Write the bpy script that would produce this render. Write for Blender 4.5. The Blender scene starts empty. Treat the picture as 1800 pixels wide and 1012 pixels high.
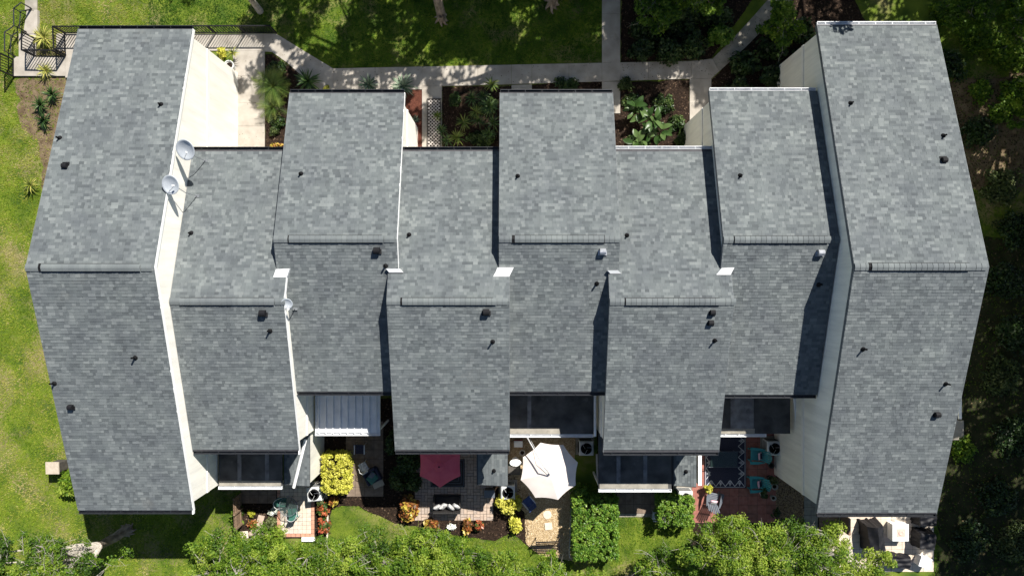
import bpy, math, random
import numpy as np
from mathutils import Vector, Matrix
random.seed(7); rng = np.random.default_rng(7)
R = math.radians
S = bpy.context.scene
C = S.collection

# ------------------------------------------------------------------ camera, sky, sun, exposure
CAMZ, FPX = 38.2, 1200.0
cam_d = bpy.data.cameras.new('camera'); cam = bpy.data.objects.new('camera', cam_d); C.objects.link(cam)
cam.location = (0, 0, CAMZ); cam.rotation_euler = (0, 0, 0)
cam_d.sensor_width = 36; cam_d.lens = 24; cam_d.clip_end = 2000
S.camera = cam
SUN = Vector((2.75, 4.33, 5.5)).normalized()
el = math.asin(SUN.z); az = math.atan2(SUN.x, SUN.y)
world = bpy.data.worlds.new('World'); S.world = world; world.use_nodes = True
wn = world.node_tree.nodes; wn.clear()
wo = wn.new('ShaderNodeOutputWorld'); wb = wn.new('ShaderNodeBackground'); sky = wn.new('ShaderNodeTexSky')
sky.sky_type = 'NISHITA'; sky.sun_disc = False; sky.sun_elevation = el; sky.sun_rotation = az
sky.air_density = 0.9; sky.dust_density = 0.4
wb.inputs[1].default_value = 0.055
world.node_tree.links.new(sky.outputs[0], wb.inputs[0]); world.node_tree.links.new(wb.outputs[0], wo.inputs[0])
sl = bpy.data.lights.new('sun', 'SUN'); sl.energy = 5.0; sl.angle = R(0.5); sl.color = (1.0, 0.955, 0.88)
so = bpy.data.objects.new('sun', sl); C.objects.link(so)
so.rotation_euler = SUN.to_track_quat('Z', 'Y').to_euler(); so.location = (30, 47, 60)
S.view_settings.view_transform = 'Standard'; S.view_settings.look = 'None'
S.view_settings.exposure = 0.95; S.view_settings.gamma = 1.0; S.view_settings.use_curve_mapping = False

def G(px, py, z=0.0):                       # photo position at a known height -> place
    k = (CAMZ - z) / FPX
    return Vector(((px - 900) * k, (506 - py) * k, z))

# ------------------------------------------------------------------ materials
def mat(name, c1, c2=None, scale=5.0, rough=0.8, bump=0.0, bscale=60.0, metal=0.0, spec=0.3,
        tone=None, trans=0.0, dirt=None, dscale=1.2, dlo=0.55, stretch=None, emit=None, alpha=1.0, detail=5.0, streak=None):
    m = bpy.data.materials.new(name); m.use_nodes = True
    nt = m.node_tree; N = nt.nodes; L = nt.links; N.clear()
    out = N.new('ShaderNodeOutputMaterial'); b = N.new('ShaderNodeBsdfPrincipled')
    b.inputs['Roughness'].default_value = rough; b.inputs['Metallic'].default_value = metal
    b.inputs['Specular IOR Level'].default_value = spec; b.inputs['Alpha'].default_value = alpha
    geo = N.new('ShaderNodeNewGeometry'); vec = geo.outputs['Position']
    if stretch:
        mp = N.new('ShaderNodeMapping'); mp.inputs['Scale'].default_value = stretch
        L.new(vec, mp.inputs[0]); vec = mp.outputs[0]
    n1 = N.new('ShaderNodeTexNoise'); n1.inputs['Scale'].default_value = scale; n1.inputs['Detail'].default_value = detail
    L.new(vec, n1.inputs['Vector'])
    c2 = c2 or tuple(min(1, x * 1.18) for x in c1)
    r1 = N.new('ShaderNodeValToRGB')
    if tone:
        at = N.new('ShaderNodeAttribute'); at.attribute_name = 'tone'
        L.new(at.outputs['Fac'], r1.inputs[0])
        els = r1.color_ramp.elements
        for i, (p, c) in enumerate(tone):
            e = els[i] if i < 2 else els.new(p)
            e.position = p; e.color = (*c, 1)
        mx = N.new('ShaderNodeMix'); mx.data_type = 'RGBA'; mx.blend_type = 'MULTIPLY'; mx.inputs[0].default_value = 1
        r2 = N.new('ShaderNodeValToRGB')
        r2.color_ramp.elements[0].position = 0.3; r2.color_ramp.elements[0].color = (*c1, 1)
        r2.color_ramp.elements[1].position = 0.7; r2.color_ramp.elements[1].color = (*c2, 1)
        L.new(n1.outputs['Fac'], r2.inputs[0])
        L.new(r1.outputs[0], mx.inputs[6]); L.new(r2.outputs[0], mx.inputs[7]); col = mx.outputs[2]
    else:
        r1.color_ramp.elements[0].position = 0.32; r1.color_ramp.elements[0].color = (*c1, 1)
        r1.color_ramp.elements[1].position = 0.68; r1.color_ramp.elements[1].color = (*c2, 1)
        L.new(n1.outputs['Fac'], r1.inputs[0]); col = r1.outputs[0]
    if dirt:
        n2 = N.new('ShaderNodeTexNoise'); n2.inputs['Scale'].default_value = dscale; n2.inputs['Detail'].default_value = 7
        n2.inputs['Roughness'].default_value = 0.65
        L.new(vec, n2.inputs['Vector'])
        r3 = N.new('ShaderNodeValToRGB'); r3.color_ramp.elements[0].position = dlo; r3.color_ramp.elements[1].position = dlo + 0.18
        L.new(n2.outputs['Fac'], r3.inputs[0])
        mx2 = N.new('ShaderNodeMix'); mx2.data_type = 'RGBA'
        L.new(r3.outputs[0], mx2.inputs[0]); L.new(col, mx2.inputs[6]); mx2.inputs[7].default_value = (*dirt, 1)
        col = mx2.outputs[2]
    if streak:                                  # run-off streaks
        mp2 = N.new('ShaderNodeMapping'); mp2.inputs['Scale'].default_value = streak[:3]; L.new(geo.outputs['Position'], mp2.inputs[0])
        n4 = N.new('ShaderNodeTexNoise'); n4.inputs['Scale'].default_value = 1.6; n4.inputs['Detail'].default_value = 6; n4.inputs['Roughness'].default_value = .65; L.new(mp2.outputs[0], n4.inputs['Vector'])
        r4 = N.new('ShaderNodeValToRGB'); r4.color_ramp.elements[0].position = .32; r4.color_ramp.elements[0].color = (streak[3],) * 3 + (1,); r4.color_ramp.elements[1].position = .62; r4.color_ramp.elements[1].color = (1.04, 1.04, 1.03, 1)
        L.new(n4.outputs['Fac'], r4.inputs[0]); mx4 = N.new('ShaderNodeMix'); mx4.data_type = 'RGBA'; mx4.blend_type = 'MULTIPLY'; mx4.inputs[0].default_value = 1
        L.new(col, mx4.inputs[6]); L.new(r4.outputs[0], mx4.inputs[7]); col = mx4.outputs[2]
    L.new(col, b.inputs['Base Color'])
    if bump:
        n3 = N.new('ShaderNodeTexNoise'); n3.inputs['Scale'].default_value = bscale; n3.inputs['Detail'].default_value = 4
        L.new(vec, n3.inputs['Vector'])
        bp = N.new('ShaderNodeBump'); bp.inputs['Strength'].default_value = bump; bp.inputs['Distance'].default_value = 0.03
        L.new(n3.outputs['Fac'], bp.inputs['Height']); L.new(bp.outputs[0], b.inputs['Normal'])
    sh = b.outputs[0]
    if trans:
        t = N.new('ShaderNodeBsdfTranslucent'); L.new(col, t.inputs[0])
        ms = N.new('ShaderNodeMixShader'); ms.inputs[0].default_value = trans
        L.new(sh, ms.inputs[1]); L.new(t.outputs[0], ms.inputs[2]); sh = ms.outputs[0]
    L.new(sh, out.inputs[0])
    return m

MT = {}
MT['lawn'] = mat('lawn', (.038, .072, .011), (.13, .17, .02), scale=0.9, rough=.95, bump=.6, bscale=30, dirt=(.22, .175, .09), dscale=.33, dlo=.5, spec=.1)
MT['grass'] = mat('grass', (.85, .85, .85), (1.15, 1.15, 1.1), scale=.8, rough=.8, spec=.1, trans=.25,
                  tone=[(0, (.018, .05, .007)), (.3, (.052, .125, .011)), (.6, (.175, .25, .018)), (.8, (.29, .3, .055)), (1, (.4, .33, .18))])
MT['soil'] = mat('soil', (.085, .06, .035), (.18, .135, .085), scale=2.5, rough=1, bump=.5, bscale=50, spec=.1)
MT['mulch'] = mat('mulch', (.010, .007, .005), (.034, .022, .016), scale=9, rough=1, bump=.8, bscale=40, spec=.1)
MT['redmulch'] = mat('red mulch', (.06, .022, .015), (.12, .045, .03), scale=14, rough=1, bump=.8, bscale=40, spec=.1)
MT['chips'] = mat('chips', (.8, .8, .8), (1.1, 1.1, 1.1), rough=.9, spec=.1, tone=[(0, (.012, .008, .006)), (.6, (.045, .028, .018)), (1, (.16, .11, .075))])
MT['shadeearth'] = mat('shade darkened earth', (.014, .017, .008), (.036, .038, .018), scale=1.4, rough=1, bump=.6, bscale=40, spec=.05, dirt=(.045, .036, .02), dscale=.6, dlo=.58)  # darkened earth: part of the tree shade sits in this colour
MT['dryleaf'] = mat('dry leaves', (.8, .8, .8), (1.1, 1.1, 1.1), rough=.9, spec=.1, tone=[(0, (.02, .018, .01)), (.6, (.075, .055, .03)), (1, (.24, .18, .1))])
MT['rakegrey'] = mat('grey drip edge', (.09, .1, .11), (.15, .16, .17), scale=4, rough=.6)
MT['gravelbase'] = mat('gravel bed', (.22, .15, .08), (.42, .31, .17), scale=14, rough=1, bump=.8, bscale=35)
MT['gravel'] = mat('gravel stones', (.9, .9, .9), (1.1, 1.1, 1.1), rough=.8, tone=[(0, (.2, .12, .06)), (.5, (.48, .36, .2)), (1, (.72, .62, .46))])
MT['pebble'] = mat('pebbles', (.9, .9, .9), (1.1, 1.1, 1.1), rough=.8, tone=[(0, (.06, .035, .02)), (.5, (.2, .13, .08)), (1, (.4, .3, .21))])
MT['concrete'] = mat('concrete', (.28, .252, .215), (.39, .357, .312), scale=1.6, rough=.9, bump=.12, bscale=90, dirt=(.22, .19, .155), dscale=.9, dlo=.6, detail=9)
MT['concrete2'] = mat('worn and shade toned concrete', (.2, .185, .155), (.32, .295, .25), scale=2.2, rough=.9, bump=.15, bscale=80, dirt=(.13, .115, .095), dscale=1.2, dlo=.58)  # real wear, plus painted shade on the diagonal path and painted sun on a roof
MT['stucco'] = mat('cream stucco', (.77, .745, .675), (.84, .815, .745), scale=1.5, rough=.9, bump=.1, bscale=120, dirt=(.68, .655, .595), dscale=.7, dlo=.66, stretch=(1, 1, .35), streak=(1.6, 1.6, .14, .86))
MT['band'] = mat('white trim paint', (.74, .72, .67), (.8, .78, .74), scale=3, rough=.6)
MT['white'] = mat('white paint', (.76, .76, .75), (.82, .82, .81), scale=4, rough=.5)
MT['deck'] = mat('roof deck', (.05, .05, .055), (.07, .07, .075), rough=.95)
MT['shingle'] = mat('asphalt shingles', (.84, .84, .87), (1.12, 1.12, 1.1), scale=.8, rough=.92, bump=.25, bscale=220, spec=.2, detail=8,
                    tone=[(0, (.068, .077, .082)), (.3, (.099, .112, .117)), (.6, (.122, .136, .140)), (.85, (.150, .165, .168)), (1, (.182, .198, .197))], streak=(1.4, .1, .1, .9),
                    dirt=(.105, .104, .098), dscale=.28, dlo=.63)
MT['gutterdark'] = mat('dark bronze metal', (.018, .02, .024), (.035, .038, .044), scale=8, rough=.45, metal=.3, spec=.5)
MT['gutterwhite'] = mat('white gutter metal', (.6, .61, .62), (.74, .75, .76), scale=3, rough=.4, spec=.5)
MT['black'] = mat('black metal', (.006, .006, .007), (.01, .01, .012), rough=.65, spec=.2)
MT['blackplastic'] = mat('black plastic', (.005, .005, .006), (.009, .009, .01), rough=.7, spec=.15)
MT['galv'] = mat('galvanised metal', (.45, .46, .48), (.6, .61, .63), scale=9, rough=.35, metal=.8, spec=.5)
MT['bitumen'] = mat('bitumen', (.032, .032, .032), (.09, .089, .087), scale=1.3, rough=.85, bump=.2, bscale=60, dirt=(.13, .13, .135), dscale=1.6, dlo=.6, detail=9)
MT['bitumenworn'] = mat('worn bitumen', (.1, .1, .105), (.2, .205, .215), scale=3, rough=.9, bump=.2, bscale=60, dirt=(.05, .05, .053), dscale=2.4, dlo=.57, detail=9)
MT['sheetmetal'] = mat('white sheet metal', (.58, .6, .62), (.74, .75, .76), scale=2.0, rough=.5, metal=.0, dirt=(.3, .3, .3), dscale=3.2, dlo=.64)
MT['dish'] = mat('dish grey', (.36, .39, .42), (.44, .47, .5), scale=4, rough=.45)
MT['acbody'] = mat('condenser casing', (.5, .51, .5), (.6, .61, .6), scale=5, rough=.5)
MT['wood'] = mat('weathered wood', (.13, .085, .055), (.24, .165, .11), scale=3, rough=.85, stretch=(1, 6, 6), bump=.2)
MT['bark'] = mat('bark', (.13, .10, .075), (.32, .265, .215), scale=7, rough=.95, bump=.9, bscale=25, detail=9, stretch=(1, 1, .4))
MT['palebark'] = mat('pale bark', (.27, .24, .2), (.46, .42, .36), scale=9, rough=.95, bump=.5, bscale=40)
MT['twig'] = mat('grey twig', (.16, .145, .12), (.3, .28, .24), scale=6, rough=.95)
def leafmat(name, ramp, trans=.35, rough=.55):
    return mat(name, (.85, .85, .85), (1.12, 1.12, 1.1), scale=1.5, rough=rough, spec=.3, trans=trans, tone=ramp)
MT['oak'] = leafmat('oak leaves', [(0, (.022, .055, .007)), (.4, (.085, .175, .014)), (.75, (.19, .29, .022)), (1, (.33, .41, .06))], trans=.5)
MT['oakgrey'] = leafmat('greyish oak leaves', [(0, (.028, .045, .015)), (.5, (.075, .11, .028)), (1, (.18, .2, .085))])
MT['yellowleaf'] = leafmat('yellow leaves', [(0, (.12, .14, .015)), (.4, (.38, .38, .035)), (1, (.66, .62, .12))], trans=.25)
MT['hedge'] = leafmat('hedge leaves', [(0, (.018, .055, .008)), (.5, (.085, .19, .018)), (1, (.23, .34, .05))], trans=.25, rough=.4)
MT['darkleaf'] = leafmat('dark leaves', [(0, (.008, .02, .005)), (.6, (.025, .055, .012)), (1, (.08, .12, .03))], trans=.2, rough=.45)
MT['croton'] = leafmat('croton leaves', [(0, (.03, .06, .012)), (.35, (.1, .045, .015)), (.7, (.3, .1, .03)), (1, (.45, .36, .06))], trans=.2, rough=.4)
MT['crotonred'] = leafmat('red croton leaves', [(0, (.02, .055, .012)), (.4, (.05, .1, .02)), (.7, (.33, .06, .03)), (1, (.45, .14, .06))], trans=.2, rough=.4)
MT['agavey'] = leafmat('variegated strap leaves', [(0, (.03, .07, .012)), (.5, (.2, .23, .035)), (1, (.52, .48, .13))], trans=.15, rough=.4)
MT['agaveg'] = leafmat('dark strap leaves', [(0, (.012, .035, .012)), (.6, (.04, .085, .02)), (1, (.12, .18, .05))], trans=.15, rough=.4)
MT['agaveb'] = leafmat('blue green strap leaves', [(0, (.03, .06, .035)), (.6, (.1, .16, .1)), (1, (.28, .34, .24))], trans=.12, rough=.5)
MT['palm'] = leafmat('palm leaves', [(0, (.02, .05, .01)), (.6, (.07, .13, .02)), (1, (.2, .24, .05))], trans=.25)
MT['paddle'] = leafmat('paddle leaves', [(0, (.014, .035, .008)), (.5, (.04, .085, .02)), (1, (.12, .18, .06))], trans=.25, rough=.35)
MT['whiteflower'] = leafmat('white flowers', [(0, (.1, .17, .05)), (.4, (.35, .4, .28)), (1, (.8, .8, .76))], trans=.2)
MT['brickpink'] = mat('pink tan brick', (.33, .25, .195), (.47, .375, .3), scale=7, rough=.9, bump=.2, bscale=90)
MT['tilecream2'] = mat('grey cream stone tile', (.44, .385, .32), (.55, .49, .42), scale=5, rough=.85, bump=.1, bscale=90)
MT['tilecream3'] = mat('pinkish stone tile', (.5, .4, .32), (.6, .5, .41), scale=5, rough=.85, bump=.1, bscale=90)
MT['brickpink2'] = mat('greyer brick', (.29, .235, .195), (.4, .33, .28), scale=7, rough=.9, bump=.2, bscale=90)
MT['brickred2'] = mat('brown red paver', (.2, .085, .065), (.29, .135, .105), scale=4, rough=.9, bump=.2, bscale=90, dirt=(.13, .085, .07), dscale=2, dlo=.56)
MT['joint'] = mat('dark joint sand', (.045, .036, .03), (.075, .062, .052), scale=9, rough=1)
MT['brickred'] = mat('red concrete paver', (.24, .09, .07), (.34, .145, .115), scale=4, rough=.9, bump=.2, bscale=90, dirt=(.2, .11, .09), dscale=2, dlo=.58)
MT['tilecream'] = mat('cream stone tile', (.5, .42, .33), (.62, .54, .44), scale=4, rough=.85, bump=.1, bscale=90)
MT['tilered'] = mat('terracotta tile', (.42, .2, .13), (.5, .28, .19), scale=5, rough=.85)
MT['tilebrown'] = mat('brown stone paver', (.13, .095, .07), (.22, .165, .125), scale=3, rough=.9, bump=.2)
MT['greypaver'] = mat('grey paver', (.17, .165, .145), (.26, .25, .22), scale=4, rough=.9, bump=.15)
MT['redfabric'] = mat('red fabric', (.72, .12, .18), (.78, .15, .21), scale=3, rough=.85, trans=.3)
MT['creamfabric'] = mat('cream fabric', (.68, .61, .56), (.74, .67, .62), scale=2, rough=.9, trans=.12)
MT['blackfabric'] = mat('black cover fabric', (.005, .005, .007), (.011, .011, .014), scale=5, rough=.6, spec=.25, bump=.15, bscale=20)
MT['rattan'] = mat('black rattan', (.012, .011, .011), (.03, .028, .027), scale=40, rough=.55, bump=.4, bscale=90)
MT['cushion'] = mat('patterned cushion', (.3, .3, .3), (.72, .7, .68), scale=9, rough=.9, detail=1)
MT['teal'] = mat('teal plastic', (.03, .21, .235), (.045, .27, .29), scale=4, rough=.5)
MT['slate'] = mat('slate grey plastic', (.09, .1, .12), (.13, .145, .17), scale=4, rough=.5)
MT['navy'] = mat('navy fabric', (.02, .022, .04), (.04, .042, .07), scale=20, rough=.95)
MT['rugwhite'] = mat('pale rug yarn', (.5, .5, .52), (.6, .6, .62), scale=20, rough=.95)
MT['pink'] = mat('pink fabric', (.68, .42, .5), (.76, .5, .57), scale=8, rough=.9)
MT['glassdark'] = mat('dark tinted glass', (.012, .022, .02), (.02, .034, .03), rough=.06, spec=.6, alpha=.82)
MT['glassclear'] = mat('green tinted glass', (.05, .08, .07), (.07, .1, .09), rough=.06, spec=.6, alpha=.22)
MT['chairgreen'] = mat('green sling fabric', (.03, .11, .09), (.05, .15, .125), scale=20, rough=.8)
MT['chairframe'] = mat('pale aluminium', (.5, .5, .5), (.6, .6, .6), rough=.4, metal=.3)
MT['beige'] = mat('beige fabric', (.38, .32, .25), (.46, .4, .32), scale=8, rough=.95)
MT['blue'] = mat('blue canvas', (.03, .05, .14), (.05, .08, .2), scale=8, rough=.9)
MT['pot'] = mat('pale pot', (.4, .36, .33), (.52, .48, .44), scale=6, rough=.8)
MT['darkpot'] = mat('dark pot', (.05, .045, .04), (.09, .08, .07), scale=6, rough=.8)
MT['lamp'] = mat('white plastic globe', (.8, .8, .8), (.85, .85, .85), rough=.4)
MT['redplastic'] = mat('red plastic', (.4, .02, .03), (.5, .03, .04), rough=.5)
MT['copper'] = mat('copper mesh', (.5, .33, .27), (.62, .46, .4), scale=30, rough=.7)
MT['window'] = mat('window glass', (.02, .025, .03), (.03, .035, .04), rough=.05, spec=.6)
MT['door'] = mat('painted door', (.16, .1, .07), (.2, .13, .09), scale=3, rough=.6)

# ------------------------------------------------------------------ mesh helpers
class MB:
    def __init__(s): s.v = []; s.f = []; s.t = []
    def add(s, vs, fs, tone=0.5):
        o = len(s.v); s.v += [tuple(v) for v in vs]; s.f += [tuple(i + o for i in f) for f in fs]; s.t += [tone] * len(vs); return s
    def quad(s, a, b, c, d, tone=.5): return s.add([a, b, c, d], [(0, 1, 2, 3)], tone)
    def box(s, c, d, rz=0.0, rx=0.0, ry=0.0, tone=.5, top=1.0, bev=0.0):
        x, y, z = d[0] / 2, d[1] / 2, d[2] / 2
        vs = [(-x, -y, -z), (x, -y, -z), (x, y, -z), (-x, y, -z), (-x * top, -y * top, z), (x * top, -y * top, z), (x * top, y * top, z), (-x * top, y * top, z)]
        m = Matrix.Translation(Vector(c)) @ Matrix.Rotation(rz, 4, 'Z') @ Matrix.Rotation(rx, 4, 'X') @ Matrix.Rotation(ry, 4, 'Y')
        fs = [(3, 2, 1, 0), (4, 5, 6, 7), (0, 1, 5, 4), (1, 2, 6, 5), (2, 3, 7, 6), (3, 0, 4, 7)]
        if bev:
            b = bev; vs = [(-x, -y, -z), (x, -y, -z), (x, y, -z), (-x, y, -z), (-x, -y, z - b), (x, -y, z - b), (x, y, z - b), (-x, y, z - b),
                           (-x + b, -y + b, z), (x - b, -y + b, z), (x - b, y - b, z), (-x + b, y - b, z)]
            fs = [(3, 2, 1, 0), (0, 1, 5, 4), (1, 2, 6, 5), (2, 3, 7, 6), (3, 0, 4, 7), (4, 5, 9, 8), (5, 6, 10, 9), (6, 7, 11, 10), (7, 4, 8, 11), (8, 9, 10, 11)]
        return s.add([m @ Vector(v) for v in vs], fs, tone)
    def prism(s, poly, z0, z1, tone=.5):
        n = len(poly); a = sum(poly[i][0] * poly[(i + 1) % n][1] - poly[(i + 1) % n][0] * poly[i][1] for i in range(n))
        if a < 0: poly = poly[::-1]
        vs = [(p[0], p[1], z0) for p in poly] + [(p[0], p[1], z1) for p in poly]
        fs = [tuple(range(n))[::-1], tuple(range(n, 2 * n))] + [(i, (i + 1) % n, n + (i + 1) % n, n + i) for i in range(n)]
        return s.add(vs, fs, tone)
    def tube(s, pts, rad, n=6, tone=.5, cap=True):
        pts = [Vector(p) for p in pts]
        if not isinstance(rad, (list, tuple)): rad = [rad] * len(pts)
        vs = []; up = Vector((.13, .31, .94))
        for i, p in enumerate(pts):
            d = (pts[min(i + 1, len(pts) - 1)] - pts[max(i - 1, 0)]).normalized()
            a = d.cross(up)
            if a.length < .1: a = d.cross(Vector((1, 0, 0)))
            a.normalize(); b = d.cross(a)
            for k in range(n):
                t = 2 * math.pi * k / n
                vs.append(p + (a * math.cos(t) + b * math.sin(t)) * rad[i])
        fs = []
        for i in range(len(pts) - 1):
            for k in range(n):
                fs.append((i * n + k, i * n + (k + 1) % n, (i + 1) * n + (k + 1) % n, (i + 1) * n + k))
        if cap: fs += [tuple(range(n)), tuple(range((len(pts) - 1) * n, len(pts) * n))[::-1]]
        return s.add(vs, fs, tone)
    def lathe(s, prof, c=(0, 0, 0), n=16, tone=.5, sx=1, sy=1):
        vs = []
        for r, z in prof:
            for k in range(n):
                t = 2 * math.pi * k / n; vs.append((c[0] + r * sx * math.cos(t), c[1] + r * sy * math.sin(t), c[2] + z))
        fs = []
        for i in range(len(prof) - 1):
            for k in range(n): fs.append((i * n + k, i * n + (k + 1) % n, (i + 1) * n + (k + 1) % n, (i + 1) * n + k))
        fs += [tuple(range(n))[::-1], tuple(range((len(prof) - 1) * n, len(prof) * n))]
        return s.add(vs, fs, tone)
    def mesh(s, name, m, smooth=False):
        me = bpy.data.meshes.new(name); me.from_pydata(s.v, [], s.f); me.update()
        at = me.attributes.new('tone', 'FLOAT', 'POINT'); at.data.foreach_set('value', np.array(s.t, dtype=np.float32))
        me.materials.append(MT[m] if isinstance(m, str) else m)
        if smooth: me.polygons.foreach_set('use_smooth', [True] * len(me.polygons))
        return me
    def build(s, name, m, parent=None, world=False, smooth=False, loc=None):
        return link(name, s.mesh(name, m, smooth), parent, world, loc)

def link(name, me, parent=None, world=False, loc=None):
    o = bpy.data.objects.new(name, me); C.objects.link(o)
    if loc is not None: o.location = loc
    if parent is not None:
        o.parent = parent
        if world:
            p = parent; off = Vector((0, 0, 0))
            while p is not None: off += Vector(p.location); p = p.parent
            o.location = -off
    return o

def npmesh(name, m, verts, quads, tone, smooth=False):
    me = bpy.data.meshes.new(name); nv = len(verts); nf, k = quads.shape
    me.vertices.add(nv); me.vertices.foreach_set('co', verts.astype(np.float32).ravel())
    me.loops.add(nf * k); me.loops.foreach_set('vertex_index', quads.astype(np.int32).ravel())
    me.polygons.add(nf); me.polygons.foreach_set('loop_start', (np.arange(nf) * k).astype(np.int32))
    at = me.attributes.new('tone', 'FLOAT', 'POINT'); at.data.foreach_set('value', tone.astype(np.float32))
    me.materials.append(MT[m]); me.update(calc_edges=True)
    return me

def thing(name, label, cat, loc=(0, 0, 0), rz=0.0, group=None):
    o = bpy.data.objects.new(name, None); C.objects.link(o); o.empty_display_size = .2
    o.location = loc; o.rotation_euler = (0, 0, rz)
    return tag(o, label, cat, group)
def tag(o, label, cat, group=None):
    o['label'] = label; o['category'] = cat
    if group: o['group'] = group
    return o
def struct(o, label=None):
    o['kind'] = 'structure'
    if label: o['label'] = label
    return o
def stuff(o, label=None, cat=None):
    o['kind'] = 'stuff'
    if label: o['label'] = label; o['category'] = cat
    return o

def pip(poly, x, y):
    inside = np.zeros(len(x), bool); n = len(poly)
    for i in range(n):
        x1, y1 = poly[i]; x2, y2 = poly[(i + 1) % n]
        c = ((y1 > y) != (y2 > y)) & (x < (x2 - x1) * (y - y1) / (y2 - y1 + 1e-12) + x1)
        inside ^= c
    return inside
def gpoly(pts, z=0.0): return [tuple(G(a, b, z)[:2]) for a, b in pts]

def leaves(cent, rad, n, size, tones, flat=.8, seed=0, up=.5, shell=0.0, asp=.55):
    """n leaf diamonds per clump -> verts, quads, tone"""
    r = np.random.default_rng(seed); cent = np.asarray(cent, float); rad = np.asarray(rad, float); K = len(cent)
    idx = np.repeat(np.arange(K), n); N = len(idx)
    d = r.normal(size=(N, 3)); d /= np.linalg.norm(d, axis=1)[:, None]
    rr = (shell + (1 - shell) * r.random(N)) ** (1 / 2.2)
    p = cent[idx] + d * (rr * rad[idx])[:, None] * np.array([1, 1, flat])
    nrm = r.normal(size=(N, 3)) * (1 - up) + np.array([0, 0, 1]) * up + d * .35; nrm /= np.linalg.norm(nrm, axis=1)[:, None]
    a = r.normal(size=(N, 3)); a -= nrm * (a * nrm).sum(1)[:, None]; a /= np.linalg.norm(a, axis=1)[:, None] + 1e-9
    b = np.cross(nrm, a); s = size * (.6 + .8 * r.random(N))
    V = np.stack([p - a * s[:, None], p + b * (s * asp)[:, None], p + a * s[:, None], p - b * (s * asp)[:, None]], 1).reshape(-1, 3)
    Q = np.arange(N * 4).reshape(N, 4)
    tone = np.asarray(tones, float)[idx] + r.normal(size=N) * .14 + .12 * (d[:, 2] * rr)
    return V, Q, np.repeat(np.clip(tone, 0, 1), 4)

# ------------------------------------------------------------------ ground, beds, paths
mb = MB(); n = 24
for i in range(n):
    for j in range(n):
        x0, y0, s = -300 + 25 * i, -300 + 25 * j, 25
        mb.quad((x0, y0, 0), (x0 + s, y0, 0), (x0 + s, y0 + s, 0), (x0, y0 + s, 0))
struct(mb.build('ground', 'lawn'), 'lawn around the row of townhouses')

def sheet(name, px, z, m, label, jitter=0.0):
    pts = gpoly(px)
    if jitter:
        q = []
        for i in range(len(pts)):
            a, b = Vector(pts[i]), Vector(pts[(i + 1) % len(pts)]); k = max(1, int((b - a).length / .35))
            for t in range(k):
                p = a.lerp(b, t / k); q.append((p.x + random.uniform(-1, 1) * jitter, p.y + random.uniform(-1, 1) * jitter))
        pts = q
    o = MB().prism(pts, z - .03, z).build(name, m); return struct(o, label)

BEDS = [([(467, 95), (478, 94), (530, 130), (600, 165), (600, 300), (467, 300)], 'mulch'),
        ([(777, 153), (905, 151), (905, 300), (777, 300)], 'mulch'),
        ([(1040, 150), (1090, 146), (1212, 140), (1212, 300), (1040, 300)], 'mulch'),
        ([(935, 149), (1058, 144), (1058, 200), (935, 200)], 'mulch'),
        ([(1230, 300), (1230, 200), (1250, 142), (1265, 128), (1400, -25), (1490, -25), (1560, 120), (1420, 300), (1250, 300)], 'mulch'),
        ([(1092, -25), (1340, -25), (1250, 103), (1092, 111)], 'mulch'),
        ([(425, 862), (585, 862), (580, 945), (420, 945)], 'mulch'),
        ([(555, 700), (735, 700), (735, 925), (692, 918), (664, 906), (630, 889), (600, 888), (580, 896), (555, 905)], 'mulch'),
        ([(735, 880), (905, 830), (925, 900), (935, 965), (900, 935), (870, 950), (735, 930)], 'mulch'),
        ([(1050, 700), (1240, 700), (1240, 905), (1050, 905)], 'mulch'),
        ([(1240, 700), (1440, 700), (1440, 960), (1215, 960)], 'mulch')]
for p, m in BEDS: sheet('planting_bed', p, .012, m, 'dark brown mulch bed', .05)
sheet('planting_bed', [(640, 154), (742, 153), (742, 300), (640, 300)], .012, 'redmulch', 'red mulch bed')
sheet('soil', [(28, 140), (118, 137), (140, 200), (130, 330), (75, 340), (70, 250), (35, 215)], .006, 'soil', 'bare brown earth beside the end house', .2)
sheet('soil', [(1650, 150), (1830, 120), (1830, 330), (1690, 330)], .006, 'soil', 'leaf strewn earth', .3)
sheet('soil', [(1640, 420), (1830, 420), (1830, 1030), (1650, 1030)], .006, 'shadeearth', 'shade darkened earth under trees', .3)
gravelpoly = [(893, 700), (1012, 700), (1006, 985), (950, 975), (925, 955), (922, 900), (893, 870)]
sheet('gravel_bed', gravelpoly, .014, 'gravelbase', 'yellow gravel yard', .04)
pebpoly = [(1363, 840), (1412, 800), (1412, 945), (1380, 950), (1363, 900)]
sheet('pebble_bed', pebpoly, .024, 'gravelbase', 'brown pebble strip', .04)
sheet('lawn_patch', [(582, 897), (600, 891), (630, 892), (662, 908), (688, 922), (690, 960), (575, 960)], .018, 'lawn', 'small curved lawn', .03)

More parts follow.
